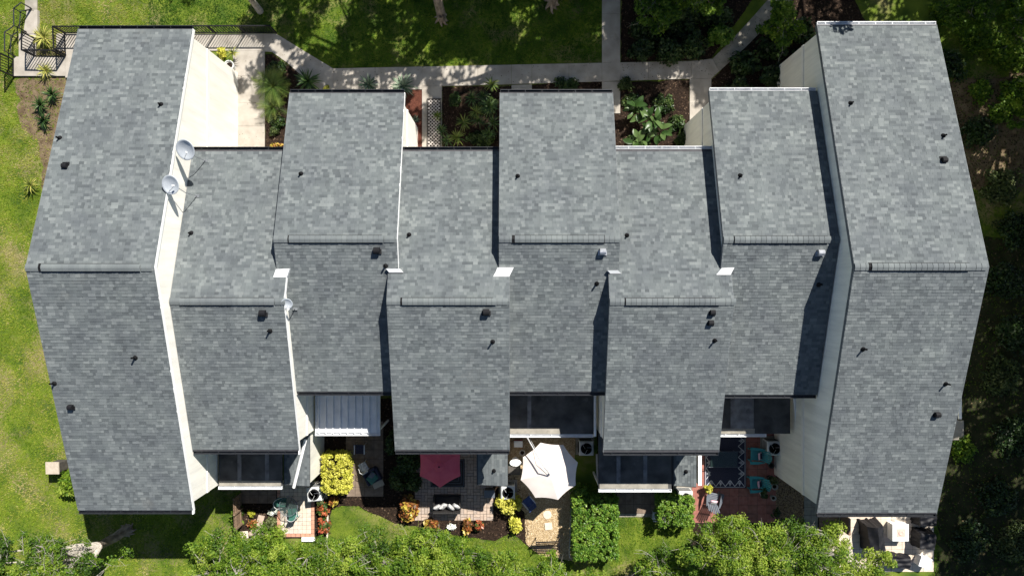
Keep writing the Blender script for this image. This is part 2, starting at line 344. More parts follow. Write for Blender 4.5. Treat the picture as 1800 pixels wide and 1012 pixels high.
path = bpy.data.objects.new('path', None); C.objects.link(path); struct(path, 'concrete front walk made of slabs')
def slab(px, z=.055, m='concrete', parent=None, name='slab', g=.008):
    p = gpoly(px); cx = sum(a for a, b in p) / len(p); cy = sum(b for a, b in p) / len(p)
    p = [(a + (cx - a) / max(.1, math.hypot(cx - a, cy - a * 0 - b)) * g, b + (cy - b) / max(.1, math.hypot(cx - a, cy - b)) * g) for a, b in p]
    zz = z + random.uniform(-.003, .003)
    return MB().prism(p, -.02, zz).build(name, m, parent or path)
xs = [100, 165, 230, 290, 345, 400, 463]
for a, b in zip(xs, xs[1:]): slab([(a, 60), (b, 60), (b, 90), (a, 90)])
slab([(463, 60), (486, 60), (536, 91), (505, 111), (478, 92), (463, 91)])
slab([(536, 91), (586, 121), (586, 160), (560, 160), (505, 111)])
xs = [586, 618, 660, 700, 742, 777, 840, 899, 935, 1000, 1058, 1090, 1139, 1178, 1215]
def yt(x): return 121 - (x - 586) * 13 / 629
def yb(x): return (158 if x <= 742 else 152) if x < 790 else 152 - (x - 790) * 13 / 425
for a, b in zip(xs, xs[1:]): slab([(a, yt(a)), (b, yt(b)), (b, yb(b) if b != 777 else 152), (a, yb(a + 1))])
for a, b in ((-40, -5), (-5, 25), (25, 70), (70, 111)): slab([(1058, a), (1090, a), (1090, b), (1058, b)])
slab([(1215, 108), (1252, 104), (1264, 126), (1250, 139), (1215, 139)])
dq = [(1252, 104, 1264, 126), (1290, 66, 1310, 84), (1325, 28, 1350, 44), (1362, -14, 1392, 2), (1390, -45, 1425, -35)]
for q, w in zip(dq, dq[1:]): slab([(q[0], q[1]), (w[0], w[1]), (w[2], w[3]), (q[2], q[3])], m='concrete2')  # darker slabs: tree shade put into the concrete colour
for a, b in ((139, 182), (182, 232), (232, 300)): slab([(1212, a), (1250, a), (1250, b), (1212, b)], m='concrete')
for a, b in ((152, 205), (205, 300)): slab([(742, a), (777, a), (777, b), (742, b)])
for a, b in ((90, 134), (134, 181), (181, 222), (222, 310)): slab([(410, a), (466, a), (466, b), (410, b)])
slab([(1058, 144), (1090, 144), (1090, 200), (1058, 200)]); slab([(899, 150), (935, 149), (935, 200), (899, 200)])
slab([(45, -40), (67, -40), (66, 20), (45, 20)], m='concrete2'); slab([(48, 20), (70, 20), (67, 60), (42, 60)])
slab([(34, 60), (64, 60), (64, 101), (34, 101)]); slab([(27, 101), (72, 101), (72, 135), (27, 135)], z=.12); slab([(72, 101), (117, 101), (117, 135), (72, 135)], z=.12)
slab([(117, 88), (135, 88), (135, 138), (117, 138)], z=.12); slab([(95, 90), (135, 90), (135, 60), (115, 60)], z=.05)
kerb = MB().prism(gpoly([(64, 20), (70, 20), (70, 58), (64, 58)]), -.02, .2).build('kerb', 'concrete', path)

# ------------------------------------------------------------------ townhouses
TAN = .307; TH = math.atan(TAN); CO, SI = math.cos(TH), math.sin(TH); ZE = 5.5
WID = [.12, .15, .18, .22, .27, .33]
def shingle_geo(mb, P, u0, u1, v0, e, hb, tone):
    e2 = e + .03
    a, b, c, d = P(u0, v0, hb), P(u1, v0, hb), P(u1, v0 + e2, .003), P(u0, v0 + e2, .003)
    a0, b0 = P(u0, v0, 0), P(u1, v0, 0)
    mb.add([a, b, c, d, a0, b0], [(0, 1, 2, 3), (4, 5, 1, 0), (5, 2, 1), (4, 0, 3)], tone)
def rtone():
    r = random.random()
    return (random.uniform(.08, .32) if r < .24 else random.uniform(.3, .62) if r < .76 else random.uniform(.6, .9))
SHM = {}
def shingle_mesh(wi, ti, sg, hi):
    k = (wi, ti, sg, hi)
    if k not in SHM:
        m_ = MB(); P = lambda u, v, h: (u, -sg * v * CO + sg * h * SI, v * SI + h * CO)
        if sg > 0: P = lambda u, v, h: (-u, -v * CO + h * SI, v * SI + h * CO)
        shingle_geo(m_, P, .002, WID[wi] - .002, 0, .143, (.011, .019)[hi], (ti + .5) / 10)
        SHM[k] = m_.mesh('shingle', 'shingle')
    return SHM[k]
CAPM = {}
def cap_mesh(h, ti=0):
    key = (h, ti)
    if key not in CAPM:
        m_ = MB(); hw = .165; L = .227
        vs = []
        for x, dz in ((L, h + .012), (0, h + .026)):
            vs += [(x, hw * CO, -hw * SI + dz), (x, .03, -.004 + dz), (x, -.03, -.004 + dz), (x, -hw * CO, -hw * SI + dz)]
        vs += [(0, hw * CO, -hw * SI + h), (0, .03, h - .004), (0, -.03, h - .004), (0, -hw * CO, -hw * SI + h)]
        m_.add(vs, [(0, 1, 5, 4)[::-1], (1, 2, 6, 5)[::-1], (2, 3, 7, 6)[::-1], (4, 5, 9, 8)[::-1], (5, 6, 10, 9)[::-1], (6, 7, 11, 10)[::-1]], (.52, .6, .68)[ti])
        m_.t[8:12] = [0.0] * 4
        CAPM[key] = m_.mesh('ridge_cap', 'shingle')
    return CAPM[key]

def pipe_part(root, p, h=.3, r=.042):
    h *= .72
    m_ = MB().lathe([(.13, -.05), (.11, .02), (r + .012, .1), (r, .12), (r, h), (r - .012, h), (r - .012, h - .06)], (0, 0, 0), 10)
    o = m_.build('vent_pipe', 'blackplastic', root, smooth=False); o.location = Vector(p) - Vector(root.location); return o
def goose_part(root, p, m='black', s=1.0):
    m_ = MB(); w = .16 * s
    m_.box((0, 0, .0), (.46 * s, .46 * s, .03), rx=0)
    prof = [(-.13, -.05), (-.13, .16), (-.10, .25), (-.02, .31), (.08, .31), (.17, .27), (.21, .18), (.21, .10), (.12, .10), (.12, -.02)]
    vs = [(sx * w, -y * s, z * s) for sx in (-1, 1) for y, z in prof]; k = len(prof)
    m_.add(vs, [tuple(range(k)), tuple(range(k, 2 * k))[::-1]] + [(i, k + i, k + (i + 1) % k, (i + 1) % k) for i in range(k)])
    o = m_.build('exhaust_vent', m, root); o.location = Vector(p) - Vector(root.location); return o

HOUSE = {}
def gutter(root, xa, xb, y, z, sg, m, caps=False):
    m_ = MB(); L = xb - xa; cx = (xa + xb) / 2
    m_.box((cx, y + sg * .006, z - .06), (L, .012, .12)); m_.box((cx, y + sg * .065, z - .115), (L, .106, .012)); m_.box((cx, y + sg * .126, z - .055), (L, .014, .132))
    m_.box((cx, y + sg * .138, z + .006), (L, .012, .012))
    m_.box((xa + .006, y + sg * .065, z - .055), (.014, .12, .108)); m_.box((xb - .006, y + sg * .065, z - .055), (.014, .12, .108))
    for k in range(int(L / .8)):
        m_.box((xa + .4 + .8 * k, y + sg * .066, z - .004), (.025, .1, .008))
    o = m_.build('gutter', m, root, world=True)
    if caps:
        MB().box((xb + .01, y + sg * .066, z - .05), (.06, .17, .15)).build('gutter_end', 'white', root, world=True)
    return o

def house(i, label, xl, xr, yT, yB, il, ir, vent_px, gt, gb, capb=False):
    yr = (yT + yB) / 2; run = (yT - yB) / 2; zr = ZE + TAN * run
    root = thing('townhouse', label, 'house', ((xl + xr) / 2, yr, 0), 0, 'townhouses joined in one row')
    H = dict(root=root, xl=xl, xr=xr, yT=yT, yB=yB, yr=yr, zr=zr); HOUSE[i] = H
    zf = lambda y: zr - TAN * abs(y - yr); H['zf'] = zf
    wl, wr = xl + il, xr - ir; H['wl'], H['wr'] = wl, wr
    ya, yb_ = yT - .4, yB + .4
    prof = [(yb_, -.1), (ya, -.1), (ya, zf(ya) - .15), (yr, zr - .15), (yb_, zf(yb_) - .15)]
    vs = [(x, y, z) for x in (wl, wr) for y, z in prof]
    fs = [(4, 3, 2, 1, 0), (5, 6, 7, 8, 9)] + [(k, (k + 1) % 5, 5 + (k + 1) % 5, 5 + k) for k in range(5)]
    wall = MB().add(vs, fs).build('wall', 'stucco', root, world=True)
    for x in (wl - .015, wr + .015):
        MB().box((x, (ya + yb_) / 2, 3.82), (.03 + .02, ya - yb_, .24)).build('trim_band', 'band', root, world=True)
    # openings of the two facades
    for sg, yw in ((1, ya), (-1, yb_)):
        dz = MB().box((wl + 1.2, yw + sg * .02, 1.06), (.95, .06, 2.1)).build('door', 'door', root, world=True)
        MB().lathe([(.02, -.02), (.03, 0), (.02, .03)], (wl + 1.55, yw + sg * .07, 1.02), 8).build('handle', 'galv', dz, world=True)
        for xw, zw, w_, h_ in ((wr - 1.5, 1.4, 1.6, 1.3), (wl + 1.3, 4.1, 1.1, 1.1), (wr - 1.4, 4.1, 1.5, 1.1)):
            f = MB().box((xw, yw + sg * .02, zw), (w_, .07, h_)).build('window', 'white', root, world=True)
            for s2 in (-1, 1): MB().box((xw + s2 * w_ / 4, yw + sg * .05, zw), (w_ / 2 - .07, .03, h_ - .1)).build('pane', 'window', f, world=True)
    # roof deck
    m_ = MB(); t = .11
    for sg, yE in ((1, yT), (-1, yB)):
        A = [(x, y, z) for x in (xl + .005, xr - .005) for y, z in ((yE, ZE - .012), (yr, zr - .012), (yr, zr - .012 - t), (yE, ZE - .012 - t))]
        m_.add(A, [(0, 1, 2, 3), (7, 6, 5, 4), (0, 4, 5, 1), (2, 6, 7, 3), (0, 3, 7, 4)])
    roof = m_.build('roof', 'deck', root, world=True)
    # rake boards and fascia
    for x, wdt in ((xl - .006, 0), (xr + .006, 0)):
        for sg, yE in ((1, yT), (-1, yB)):
            a, b = (x - .014, x + .014)
            A = [(q, y, z) for q in (a, b) for y, z in ((yE, ZE + .004), (yr, zr + .004), (yr, zr - .2), (yE, ZE - .2))]
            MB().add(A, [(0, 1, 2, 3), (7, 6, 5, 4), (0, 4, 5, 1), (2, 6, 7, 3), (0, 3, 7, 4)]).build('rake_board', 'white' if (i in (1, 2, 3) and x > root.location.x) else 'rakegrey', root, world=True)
    gutter(root, xl + .01, xr - .01, yT + .014, ZE - .02, 1, gt); gutter(root, xl + .01, xr - .01, yB - .014, ZE - .02, -1, gb, capb)
    # shingles
    big = MB(); e = .143; tops = []
    for sg, yE in ((1, yT), (-1, yB)):
        Ls = run / CO; nc = int((Ls - .02) / e)
        for j in range(nc):
            v0 = Ls - (nc - j) * e - .01
            u = xl - random.choice(WID) * random.random()
            while u < xr:
                wi = random.randrange(6); u1 = u + WID[wi]; tn = rtone(); hi = random.random() < .45
                tops.append((nc - j, sg, yE, u, wi, v0, tn, hi)); u = u1
    tops.sort(key=lambda q: q[0]); nind = 0
    for q in tops:
        cj, sg, yE, u, wi, v0, tn, hi = q; u1 = u + WID[wi]
        if nind < 280 and cj > 1 and u > xl and u1 < xr:
            o = bpy.data.objects.new('shingle', shingle_mesh(wi, min(9, int(tn * 10)), sg, int(hi))); C.objects.link(o); o.parent = roof
            o.location = (u if sg < 0 else u1, yE - sg * v0 * CO, ZE + v0 * SI); nind += 1
        else:
            a, b = max(u, xl - .012) + .002, min(u1, xr + .012) - .002
            if b - a < .02: continue
            if sg > 0: a, b = b, a
            shingle_geo(big, lambda uu, v, h: (uu, yE - sg * v * CO + sg * h * SI, ZE + v * SI + h * CO), a, b, v0, e, .019 if hi else .011, tn)
    stuff(big.build('shingles', 'shingle', roof, world=True))
    # ridge
    va, vb = [(p - 900) * (CAMZ - zr) / FPX for p in vent_px]
    rv = MB(); hw = .188
    A = [(x, sy * hw * CO * k, -hw * SI * k + dz) for x in (va, vb) for sy, k, dz in ((1, 1, .0), (1, 1, .065), (0, 0, .07), (-1, 1, .065), (-1, 1, .0))]
    A = [(x, y + yr, z + zr) for x, y, z in A]
    rv.add(A, [(0, 1, 2, 3, 4), (9, 8, 7, 6, 5), (0, 5, 6, 1), (1, 6, 7, 2), (2, 7, 8, 3), (3, 8, 9, 4)])
    vent = rv.build('ridge_vent', 'blackplastic', root, world=True)
    ex = .235; x = xl - .01
    while x < xr - .1:
        onv = va - .06 < x < vb - .03
        o = bpy.data.objects.new('ridge_cap', cap_mesh(.088 if onv else .03, random.randrange(3))); C.objects.link(o); o.parent = vent if onv else roof
        off = Vector(root.location)
        o.location = Vector((x, yr, zr)) if False else Vector((x, yr, zr)); x += ex
    return H

WB = {23: -10.42, 34: -5.37, 45: -.35, 56: 4.6, 67: 9.68}
EO = .22
house(1, 'wide end townhouse beside the sunny lawn, with a long sunlit cream side wall', -20.77, -15.29, 12.40, -10.66, .1, .03, (68, 244), 'gutterdark', 'gutterdark', True)
house(2, 'townhouse with two satellite dishes on its roof, next to the long sunlit wall', -15.28, WB[23] + EO, 6.6, -7.80, .02, .12, (317, 481), 'gutterdark', 'gutterdark', True)
house(3, 'townhouse with a white ribbed metal patio roof behind it', WB[23] - EO, WB[34] + EO, 9.35, -4.99, .12, .12, (506, 671), 'gutterdark', 'gutterdark')
house(4, 'townhouse with the red parasol and brick patio behind it', WB[34] - EO, WB[45] + EO, 6.6, -7.80, .12, .12, (704, 867), 'gutterdark', 'gutterdark')
house(5, 'townhouse with the cream parasol and gravel yard behind it', WB[45] - EO, WB[56] + EO, 9.35, -4.99, .12, .12, (900, 1063), 'gutterdark', 'gutterdark')
house(6, 'townhouse with two stacked exhaust hoods below its ridge and a long flat patio roof', WB[56] - EO, WB[67] + EO, 6.64, -7.86, .12, .12, (1098, 1265), 'gutterwhite', 'gutterdark')
house(7, 'townhouse with teal chairs on the patio behind it', WB[67] - EO, 14.58, 9.43, -5.12, .12, .02, (1290, 1455), 'gutterwhite', 'gutterdark')
house(8, 'wide end townhouse beside the tree shaded ground, with a grey shaded side wall', 14.62, 20.33, 12.60, -10.80, .04, .1, (1527, 1704), 'gutterwhite', 'gutterdark')

def onroof(i, px, py):
    H = HOUSE[i]; best = None
    for sg in (1, -1):          # z = zr - sg*TAN*(y-yr);  y = (506-py)(CAMZ-z)/FPX
        k = (506 - py) / FPX
        z = (H['zr'] - sg * TAN * (k * CAMZ - H['yr'])) / (1 - sg * TAN * k)
        y = k * (CAMZ - z)
        if sg * (y - H['yr']) >= 0: best = Vector(((px - 900) * (CAMZ - z) / FPX, y, z))
    return best
PIPES = {1: [(283, 184), (105, 243), (238, 628), (96, 673)], 2: [(336, 410), (475, 581)], 3: [(529, 306), (678, 467)], 4: [(719, 413), (866, 600)],
         5: [(910, 310), (1049, 498)], 6: [(1102, 414), (1256, 598)], 7: [(1301, 309), (1439, 500)], 8: [(1495, 182), (1658, 239), (1517, 613), (1662, 674)]}
for i, L in PIPES.items():
    for a, b in L:
        p = onroof(i, a, b); pipe_part(HOUSE[i]['root'], p, h=.34 + .12 * (b > 430))
VENTS = {1: [(116, 291), (126, 714)], 2: [(463, 549)], 3: [(663, 439)], 4: [(855, 547)], 5: [(1059, 441)], 6: [(1252, 548), (1249, 566)], 7: [(1441, 443)], 8: [(1658, 281), (1646, 727)]}
for i, L in VENTS.items():
    for a, b in L:
        goose_part(HOUSE[i]['root'], onroof(i, a, b), 'galv' if (i in (7,) or (i == 5)) else 'black', .68 if i in (6, 8, 1) else .85)

# white closing flashings where neighbouring roofs cross
def flashing(i, px, z=7.50):
    top = [G(a, b, z - (.10 if k in (0, 3) else 0)) for k, (a, b) in enumerate(px)]
    low = [p - Vector((0, 0, .18)) for p in top]
    MB().add(top + low, [(0, 1, 2, 3), (7, 6, 5, 4), (0, 4, 5, 1), (1, 5, 6, 2), (2, 6, 7, 3), (3, 7, 4, 0)]).build('flashing', 'white', HOUSE[i]['root'], world=True)
flashing(2, [(480, 487), (485, 473), (509, 472), (504, 487)])
flashing(3, [(684, 479), (678, 472), (702, 472), (709, 479)])
flashing(4, [(867, 486), (875, 470), (903, 470), (895, 486)])
flashing(5, [(1073, 481), (1068, 475), (1086, 475), (1092, 481)])
flashing(6, [(1259, 483), (1269, 471), (1291, 470), (1284, 483)])

# flat patio roofs (parts of their houses)
def patio_roof(i, x0, x1, y0, y1, m, gm, ribs=0, battens=(), z=2.75, worn=None, gx=None):
    root = HOUSE[i]['root']
    pr = MB().box(((x0 + x1) / 2, (y0 + y1) / 2, z - .08), (x1 - x0, y0 - y1, .16)).build('patio_roof', m, root, world=True)
    for k in range(ribs):
        x = x0 + (k + .5) * (x1 - x0) / ribs
        MB().box((x, (y0 + y1) / 2 - .03, z + .028), (.06, y0 - y1 + .02, .075)).build('rib', m, pr, world=True)
    for x in battens: MB().box((x, (y0 + y1) / 2, z + .006), (.2, y0 - y1 - .02, .014)).build('seam_strip', 'bitumenworn', pr, world=True)
    if worn: MB().box(((worn[0] + worn[1]) / 2, (worn[2] + worn[3]) / 2, z + .006), (worn[1] - worn[0], abs(worn[2] - worn[3]), .014)).build('roof_patch', 'bitumenworn', pr, world=True)
    a, b = gx or (x0, x1); L = b - a; cx = (a + b) / 2; g = MB()
    g.box((cx, y1 - .012, z - .06), (L, .014, .1)); g.box((cx, y1 - .075, z - .12), (L, .13, .012)); g.box((cx, y1 - .15, z - .055), (L + .02, .03, .14))
    g.box((a + .01, y1 - .08, z - .05), (.03, .13, .12)); g.box((b - .01, y1 - .08, z - .05), (.03, .13, .12))
    for k in range(1, 4): g.box((a + L * k / 4, y1 - .08, z - .0), (.03, .12, .03))
    g.build('gutter', gm, pr, world=True)
    for x in (x0 + .06, x1 - .06): MB().box((x, y1 + .12, (z - .16) / 2), (.09, .09, z - .16)).build('post', 'white', pr, world=True)
    return pr
patio_roof(2, -15.24, -11.95, -7.42, -10.28, 'bitumen', 'gutterwhite', battens=(-14.15, -12.72))
patio_roof(3, -10.22, -6.86, -4.6, -7.5, 'sheetmetal', 'gutterwhite', ribs=9)
patio_roof(5, -.18, 4.36, -4.6, -7.58, 'bitumen', 'gutterwhite', battens=(.9,), gx=(-.1, 4.2))
patio_roof(6, 4.50, 8.28, -7.48, -10.42, 'bitumen', 'gutterwhite', battens=(5.53, 6.92))
patio_roof(7, 10.35, 14.45, -4.74, -7.56, 'bitumen', 'gutterwhite', worn=(11.35, 12.55, -5.3, -7.3), gx=(10.4, 13.2))
# worn edges on flat roofs; at the gravel yard house, sunlight painted as a strip
for i, (a, b, y) in {2: (-15.2, -12.0, -10.13), 5: (-.1, 2.5, -7.43), 6: (4.55, 8.1, -10.26), 7: (10.6, 12.6, -7.43)}.items():
    MB().box(((a + b) / 2, y, 2.758), (b - a, .28, .012)).build('roof_edge_strip', 'concrete2', HOUSE[i]['root'], world=True)
# rain pipes lying on the flat roofs
for i, (p, q, z) in {5: ((1046, 695), (1046, 766), 2.9), 7: ((1396, 700), (1403, 762), 2.9)}.items():
    A, B = G(*p, z), G(*q, z)
    MB().tube([A, B, B + Vector((.0, -.06, -.4)), Vector((B.x, B.y - .06, .1))], .07, 8).build('downpipe', 'gutterwhite', HOUSE[i]['root'], world=True)
# storage closets with shingled lean-to roofs
def closet(i, x0, x1, y0, y1, zl=2.55, zr_=2.85):
    root = HOUSE[i]['root']
    vs = [(x, y, z) for y in (y0, y1 + .12) for x, z in ((x0 + .1, 0), (x1 - .03, 0), (x1 - .03, zr_ - .1), (x0 + .1, zl - .08))]
    c = MB().add(vs, [(0, 1, 2, 3), (7, 6, 5, 4), (0, 4, 5, 1), (1, 5, 6, 2), (2, 6, 7, 3), (3, 7, 4, 0)]).build('closet_wall', 'stucco', root, world=True)
    vs = [(x, y, z) for y in (y0, y1) for x, z in ((x0, zl - .08), (x1, zr_ - .08), (x1, zr_ - .012), (x0, zl - .012))]
    r = MB().add(vs, [(0, 1, 2, 3), (7, 6, 5, 4), (0, 4, 5, 1), (1, 5, 6, 2), (2, 6, 7, 3), (3, 7, 4, 0)]).build('closet_roof', 'deck', root, world=True)
    an = math.atan2(zr_ - zl, x1 - x0); c_, s_ = math.cos(an), math.sin(an); Ls = (x1 - x0) / c_; e = .143; nc = int(Ls / e); n_ = 0
    for j in range(nc):
        v0 = Ls - (nc - j) * e - .005; u = y1 - random.random() * .2
        while u < y0:
            w = random.choice(WID); a, b = max(u, y1 - .01) + .002, min(u + w, y0) - .002; u += w
            if b - a < .03: continue
            m_ = MB(); P = lambda uu, v, h: (x0 + v * c_ - h * s_, uu, zl + v * s_ + h * c_)
            shingle_geo(m_, P, b, a, v0, e if j < nc - 1 else e - .03, random.choice((.01, .018)), rtone())
            m_.build('shingle', 'shingle', r, world=True)
    MB().box(((x0 + x1) / 2, y1 - .02, (zl + zr_) / 2 - .05), (x1 - x0, .03, .12), ry=-an).build('fascia', 'gutterdark', r, world=True)
    if i != 2: pipe_part(root, ((x0 + x1) / 2 + .1, y1 + .75, (zl + zr_) / 2 + .02), .26, .045)
closet(2, -11.93, -10.47, -7.42, -10.24)
closet(4, -1.85, -.22, -7.42, -10.24)
closet(6, 8.34, 9.55, -7.48, -10.28)
MB().tube([G(537, 772, 2.95), G(516, 857, 2.82)], .075, 4).build('downpipe', 'white', HOUSE[2]['root'], world=True)
MB().box((9.72, -9.2, 2.86), (.17, 2.0, .1)).build('screen_cap', 'white', HOUSE[6]['root'], world=True)
MB().box((9.72, -9.2, 1.4), (.1, 2.0, 2.8)).build('screen_wall', 'stucco', HOUSE[6]['root'], world=True)
for k, (a, b) in enumerate(((1236, 860), (1238, 895))): pass

# awning frame and step on the shaded side of the far end house
aw = MB(); A = G(1688, 712, 1.0)
MB().box((A.x, A.y, .97), (.16, 1.5, .06)).build('side_awning', 'white', HOUSE[8]['root'], world=True)
st = MB().box((G(1680, 755).x, G(1680, 755).y, .07), (.75, 1.1, .14), bev=.02).build('step_pad', 'concrete2')
tag(st, 'small concrete pad on the shaded ground beside the end townhouse', 'pad')
ub = thing('utility_cabinet', 'beige cabinet on the lawn half hidden by the end townhouse roof', 'cabinet', G(112, 815, 0))
MB().box((0, 0, .45), (.55, .5, .9)).build('body', 'darkpot', ub); MB().box((0, .02, .93), (.72, .66, .07), rx=.06).build('lid', 'beige', ub)

# ------------------------------------------------------------------ satellite dishes
def dish(label, c, foot, rad, tilt, face_az, lnb):
    r = thing('satellite_dish', label, 'satellite dish', foot, 0, 'satellite dishes')
    c = Vector(c) - Vector(foot)
    m_ = MB(); prof = [(rad * k / 6, .16 * rad * (k / 6) ** 2 * 1.6) for k in range(7)]
    prof = [(max(.004, a), b) for a, b in prof] + [(rad + .012, prof[-1][1] - .01)] + [(max(.004, rad * k / 6), .16 * rad * (k / 6) ** 2 * 1.6 - .02) for k in range(6, -1, -1)]
    m_.lathe(prof, (0, 0, 0), 24, sy=1.08); M = Matrix.Rotation(face_az, 4, 'Z') @ Matrix.Rotation(tilt, 4, 'X')
    m_.v = [tuple(M @ Vector(v) + c) for v in m_.v]; m_.build('reflector', 'dish', r, smooth=True)
    nrm = (M @ Vector((0, 0, 1))).normalized(); low = M @ Vector((0, -rad, .0)); 
    e = c + low * .9 + nrm * .1; tip = c + Vector(lnb)
    MB().tube([c + low * .4 - nrm * .03, e, tip], .013, 6).build('feed_arm', 'galv', r)
    MB().tube([tip - nrm * .02 - Vector(lnb).normalized() * .02, tip + nrm * .1 - Vector(lnb).normalized() * .12], [.035, .055], 8).build('feed_horn', 'white', r)
    MB().tube([(0, 0, 0), (0, 0, c.z * .6), c - nrm * .04], .02, 8).build('mast', 'galv', r)
    MB().box((0, 0, .02), (.22, .16, .03), rx=.3 if c.y < 0 else -.3).build('foot_plate', 'rakegrey', r)
z2 = HOUSE[2]['zf']
dish('large satellite dish near the front eave, by the sunlit side wall', (-14.66, 6.24, 7.45), (-14.6, 6.05, z2(6.05)), .44, R(28), R(-20), (.16, -.22, .3))
dish('satellite dish further up the slope, its mast by the sunlit side wall', (-14.98, 4.55, 8.15), (-14.75, 4.3, z2(4.3)), .40, R(22), R(-25), (.24, -.1, .26))
z3 = HOUSE[3]['zf']
dish('small satellite dish standing where two roofs meet below a ridge', (-10.08, -.68, 7.62), (-9.98, -.95, z3(-.95)), .24, R(30), R(20), (.16, -.3, .2))

# ------------------------------------------------------------------ air conditioners
def condenser(label, p, rz=0.0, s=.78, h=.75):
    r = thing('air_conditioner', label, 'air conditioner', p, rz, 'outdoor condenser units')
    MB().box((0, 0, .03), (s + .25, s + .25, .06)).build('pad', 'concrete2', r)
    MB().box((0, 0, .06 + h / 2), (s, s, h), bev=.05).build('casing', 'acbody', r)
    for k in range(4):
        t = k * math.pi / 2
        for q in range(6): MB().box(((s / 2 + .004) * math.cos(t), (s / 2 + .004) * math.sin(t), .16 + q * .1), (.012, s - .12, .03), rz=t).build('louvre', 'blackplastic', r)
    f = MB().lathe([(s * .40, -.02), (s * .40, .012), (s * .38, .016)], (0, 0, .06 + h), 24).build('fan_well', 'black', r)
    for k in range(3):
        t = k * 2.094
        MB().box((.17 * math.cos(t), .17 * math.sin(t), .085 + h), (.3, .15, .012), rz=t, rx=.25).build('fan_blade', 'galv' if k == 0 else 'acbody', f)
    for rr in (.12, .2, .27): MB().lathe([(s * rr / .72 * .99, 0), (s * rr / .72 * 1.01, .006)], (0, 0, .1 + h), 24).build('guard_ring', 'blackplastic', f)
    return r
condenser('air conditioner between a closet wall and the rectangular yellow hedge', G(559, 861), .1)
condenser('air conditioner tucked under a closet roof beside the ragged yellow shrub', G(893, 858), .0)
condenser('air conditioner in the dark corner beside the cream parasol', G(1028, 782), 0)
condenser('air conditioner under a closet roof beside the small square hedge', G(1199, 868), 0)
condenser('air conditioner in deep shade behind the teal chairs', G(1352, 782), 0)

# ------------------------------------------------------------------ railings
def balustrade(label, a, b, h=1.12, step=.15):
    A, B = G(*a), G(*b); d = B - A; L = d.length; r = thing('railing', label, 'railing', A, math.atan2(d.y, d.x), 'black metal railings')
    MB().box((L / 2, 0, h), (L, .06, .05)).build('top_rail', 'black', r); MB().box((L / 2, 0, .14), (L, .05, .04)).build('bottom_rail', 'black', r)
    nb = int(L / step); me = MB().box((0, 0, (h + .14) / 2), (.032, .032, h - .14)).mesh('baluster', 'black')
    for k in range(1, nb): link('baluster', me, r, loc=(k * L / nb, 0, 0))
    np_ = max(1, round(L / 1.8)); me = MB().box((0, 0, h / 2), (.07, .07, h + .02)).mesh('post', 'black')
    for k in range(np_ + 1): link('post', me, r, loc=(k * L / np_, 0, 0))
balustrade('long black railing along the concrete ramp at the front of the end townhouse', (116, 60), (486, 59))
balustrade('black railing along the landing beside the variegated spiky plants', (63, 100), (117, 101))
balustrade('short black railing across the foot of the side walk', (63, 69), (63, 100))
balustrade('short black railing at the lawn end of the landing', (26, 106), (26, 135))
balustrade('short black railing turning toward the ramp corner', (116, 60), (118, 98))
def handrail(label, pts, pts2):
    P0 = G(*pts[0][:2]); r = thing('handrail', label, 'handrail', P0, 0, 'bent pipe handrails')
    MB().tube([G(a, b, z) - P0 for a, b, z in pts], .035, 6).build('rail', 'gutterdark', r)
    MB().tube([G(a, b, z) - P0 for a, b, z in pts2], .03, 6).build('lower_rail', 'gutterdark', r)
    for a, b, z in pts[1:-1]:
        q = G(a, b, z); MB().tube([q - P0, Vector((q.x, q.y, 0)) - P0], .03, 6).build('post', 'gutterdark', r)
handrail('bent pipe handrail beside the narrow side walk', [(55, 15, 0), (37, 5, .9), (24, 15, .9), (24, 45, .9), (48, 58, 0)], [(54, 17, .1), (36, 20, .5), (34, 50, .5), (46, 56, .1)])
handrail('bent pipe handrail on the grass above the landing', [(24, 46, .2), (8, 57, .9), (8, 90, .9), (28, 102, 0)], [(32, 56, .2), (19, 64, .5), (19, 92, .5), (28, 100, .1)])

# lattice panel over the planter edge
lt = thing('lattice_panel', 'narrow pale lattice panel lying beside a mulch bed', 'lattice', G(763, 220, .07))
w, h = .74, 2.9
for x in (-w / 2, w / 2): MB().box((x, 0, .03), (.05, h + .05, .05)).build('frame_bar', 'darkpot', lt)
for y in (-h / 2, h / 2): MB().box((0, y, .03), (w - .05, .05, .05)).build('frame_bar', 'darkpot', lt)
MB().box((0, 0, -.02), (w, h, .02)).build('backing', 'mulch', lt)
for sgn in (1, -1):
    c = -h / 2 - w / 2
    while c < h / 2 + w / 2:
        pts = []
        x0, x1 = -w / 2 + .03, w / 2 - .03; y0, y1 = c + sgn * x0, c + sgn * x1
        if abs(y0) > h / 2 - .03 and abs(y1) > h / 2 - .03 and y0 * y1 > 0: c += .19; continue
        yl = h / 2 - .03
        if y0 > yl: x0 = (yl - c) / sgn
        if y0 < -yl: x0 = (-yl - c) / sgn
        if y1 > yl: x1 = (yl - c) / sgn
        if y1 < -yl: x1 = (-yl - c) / sgn
        L = abs(x1 - x0) * 1.414; xm = (x0 + x1) / 2
        MB().box((xm, c + sgn * xm, .012 if sgn > 0 else .026), (L, .045, .012), rz=sgn * math.pi / 4).build('slat', 'pot', lt); c += .19

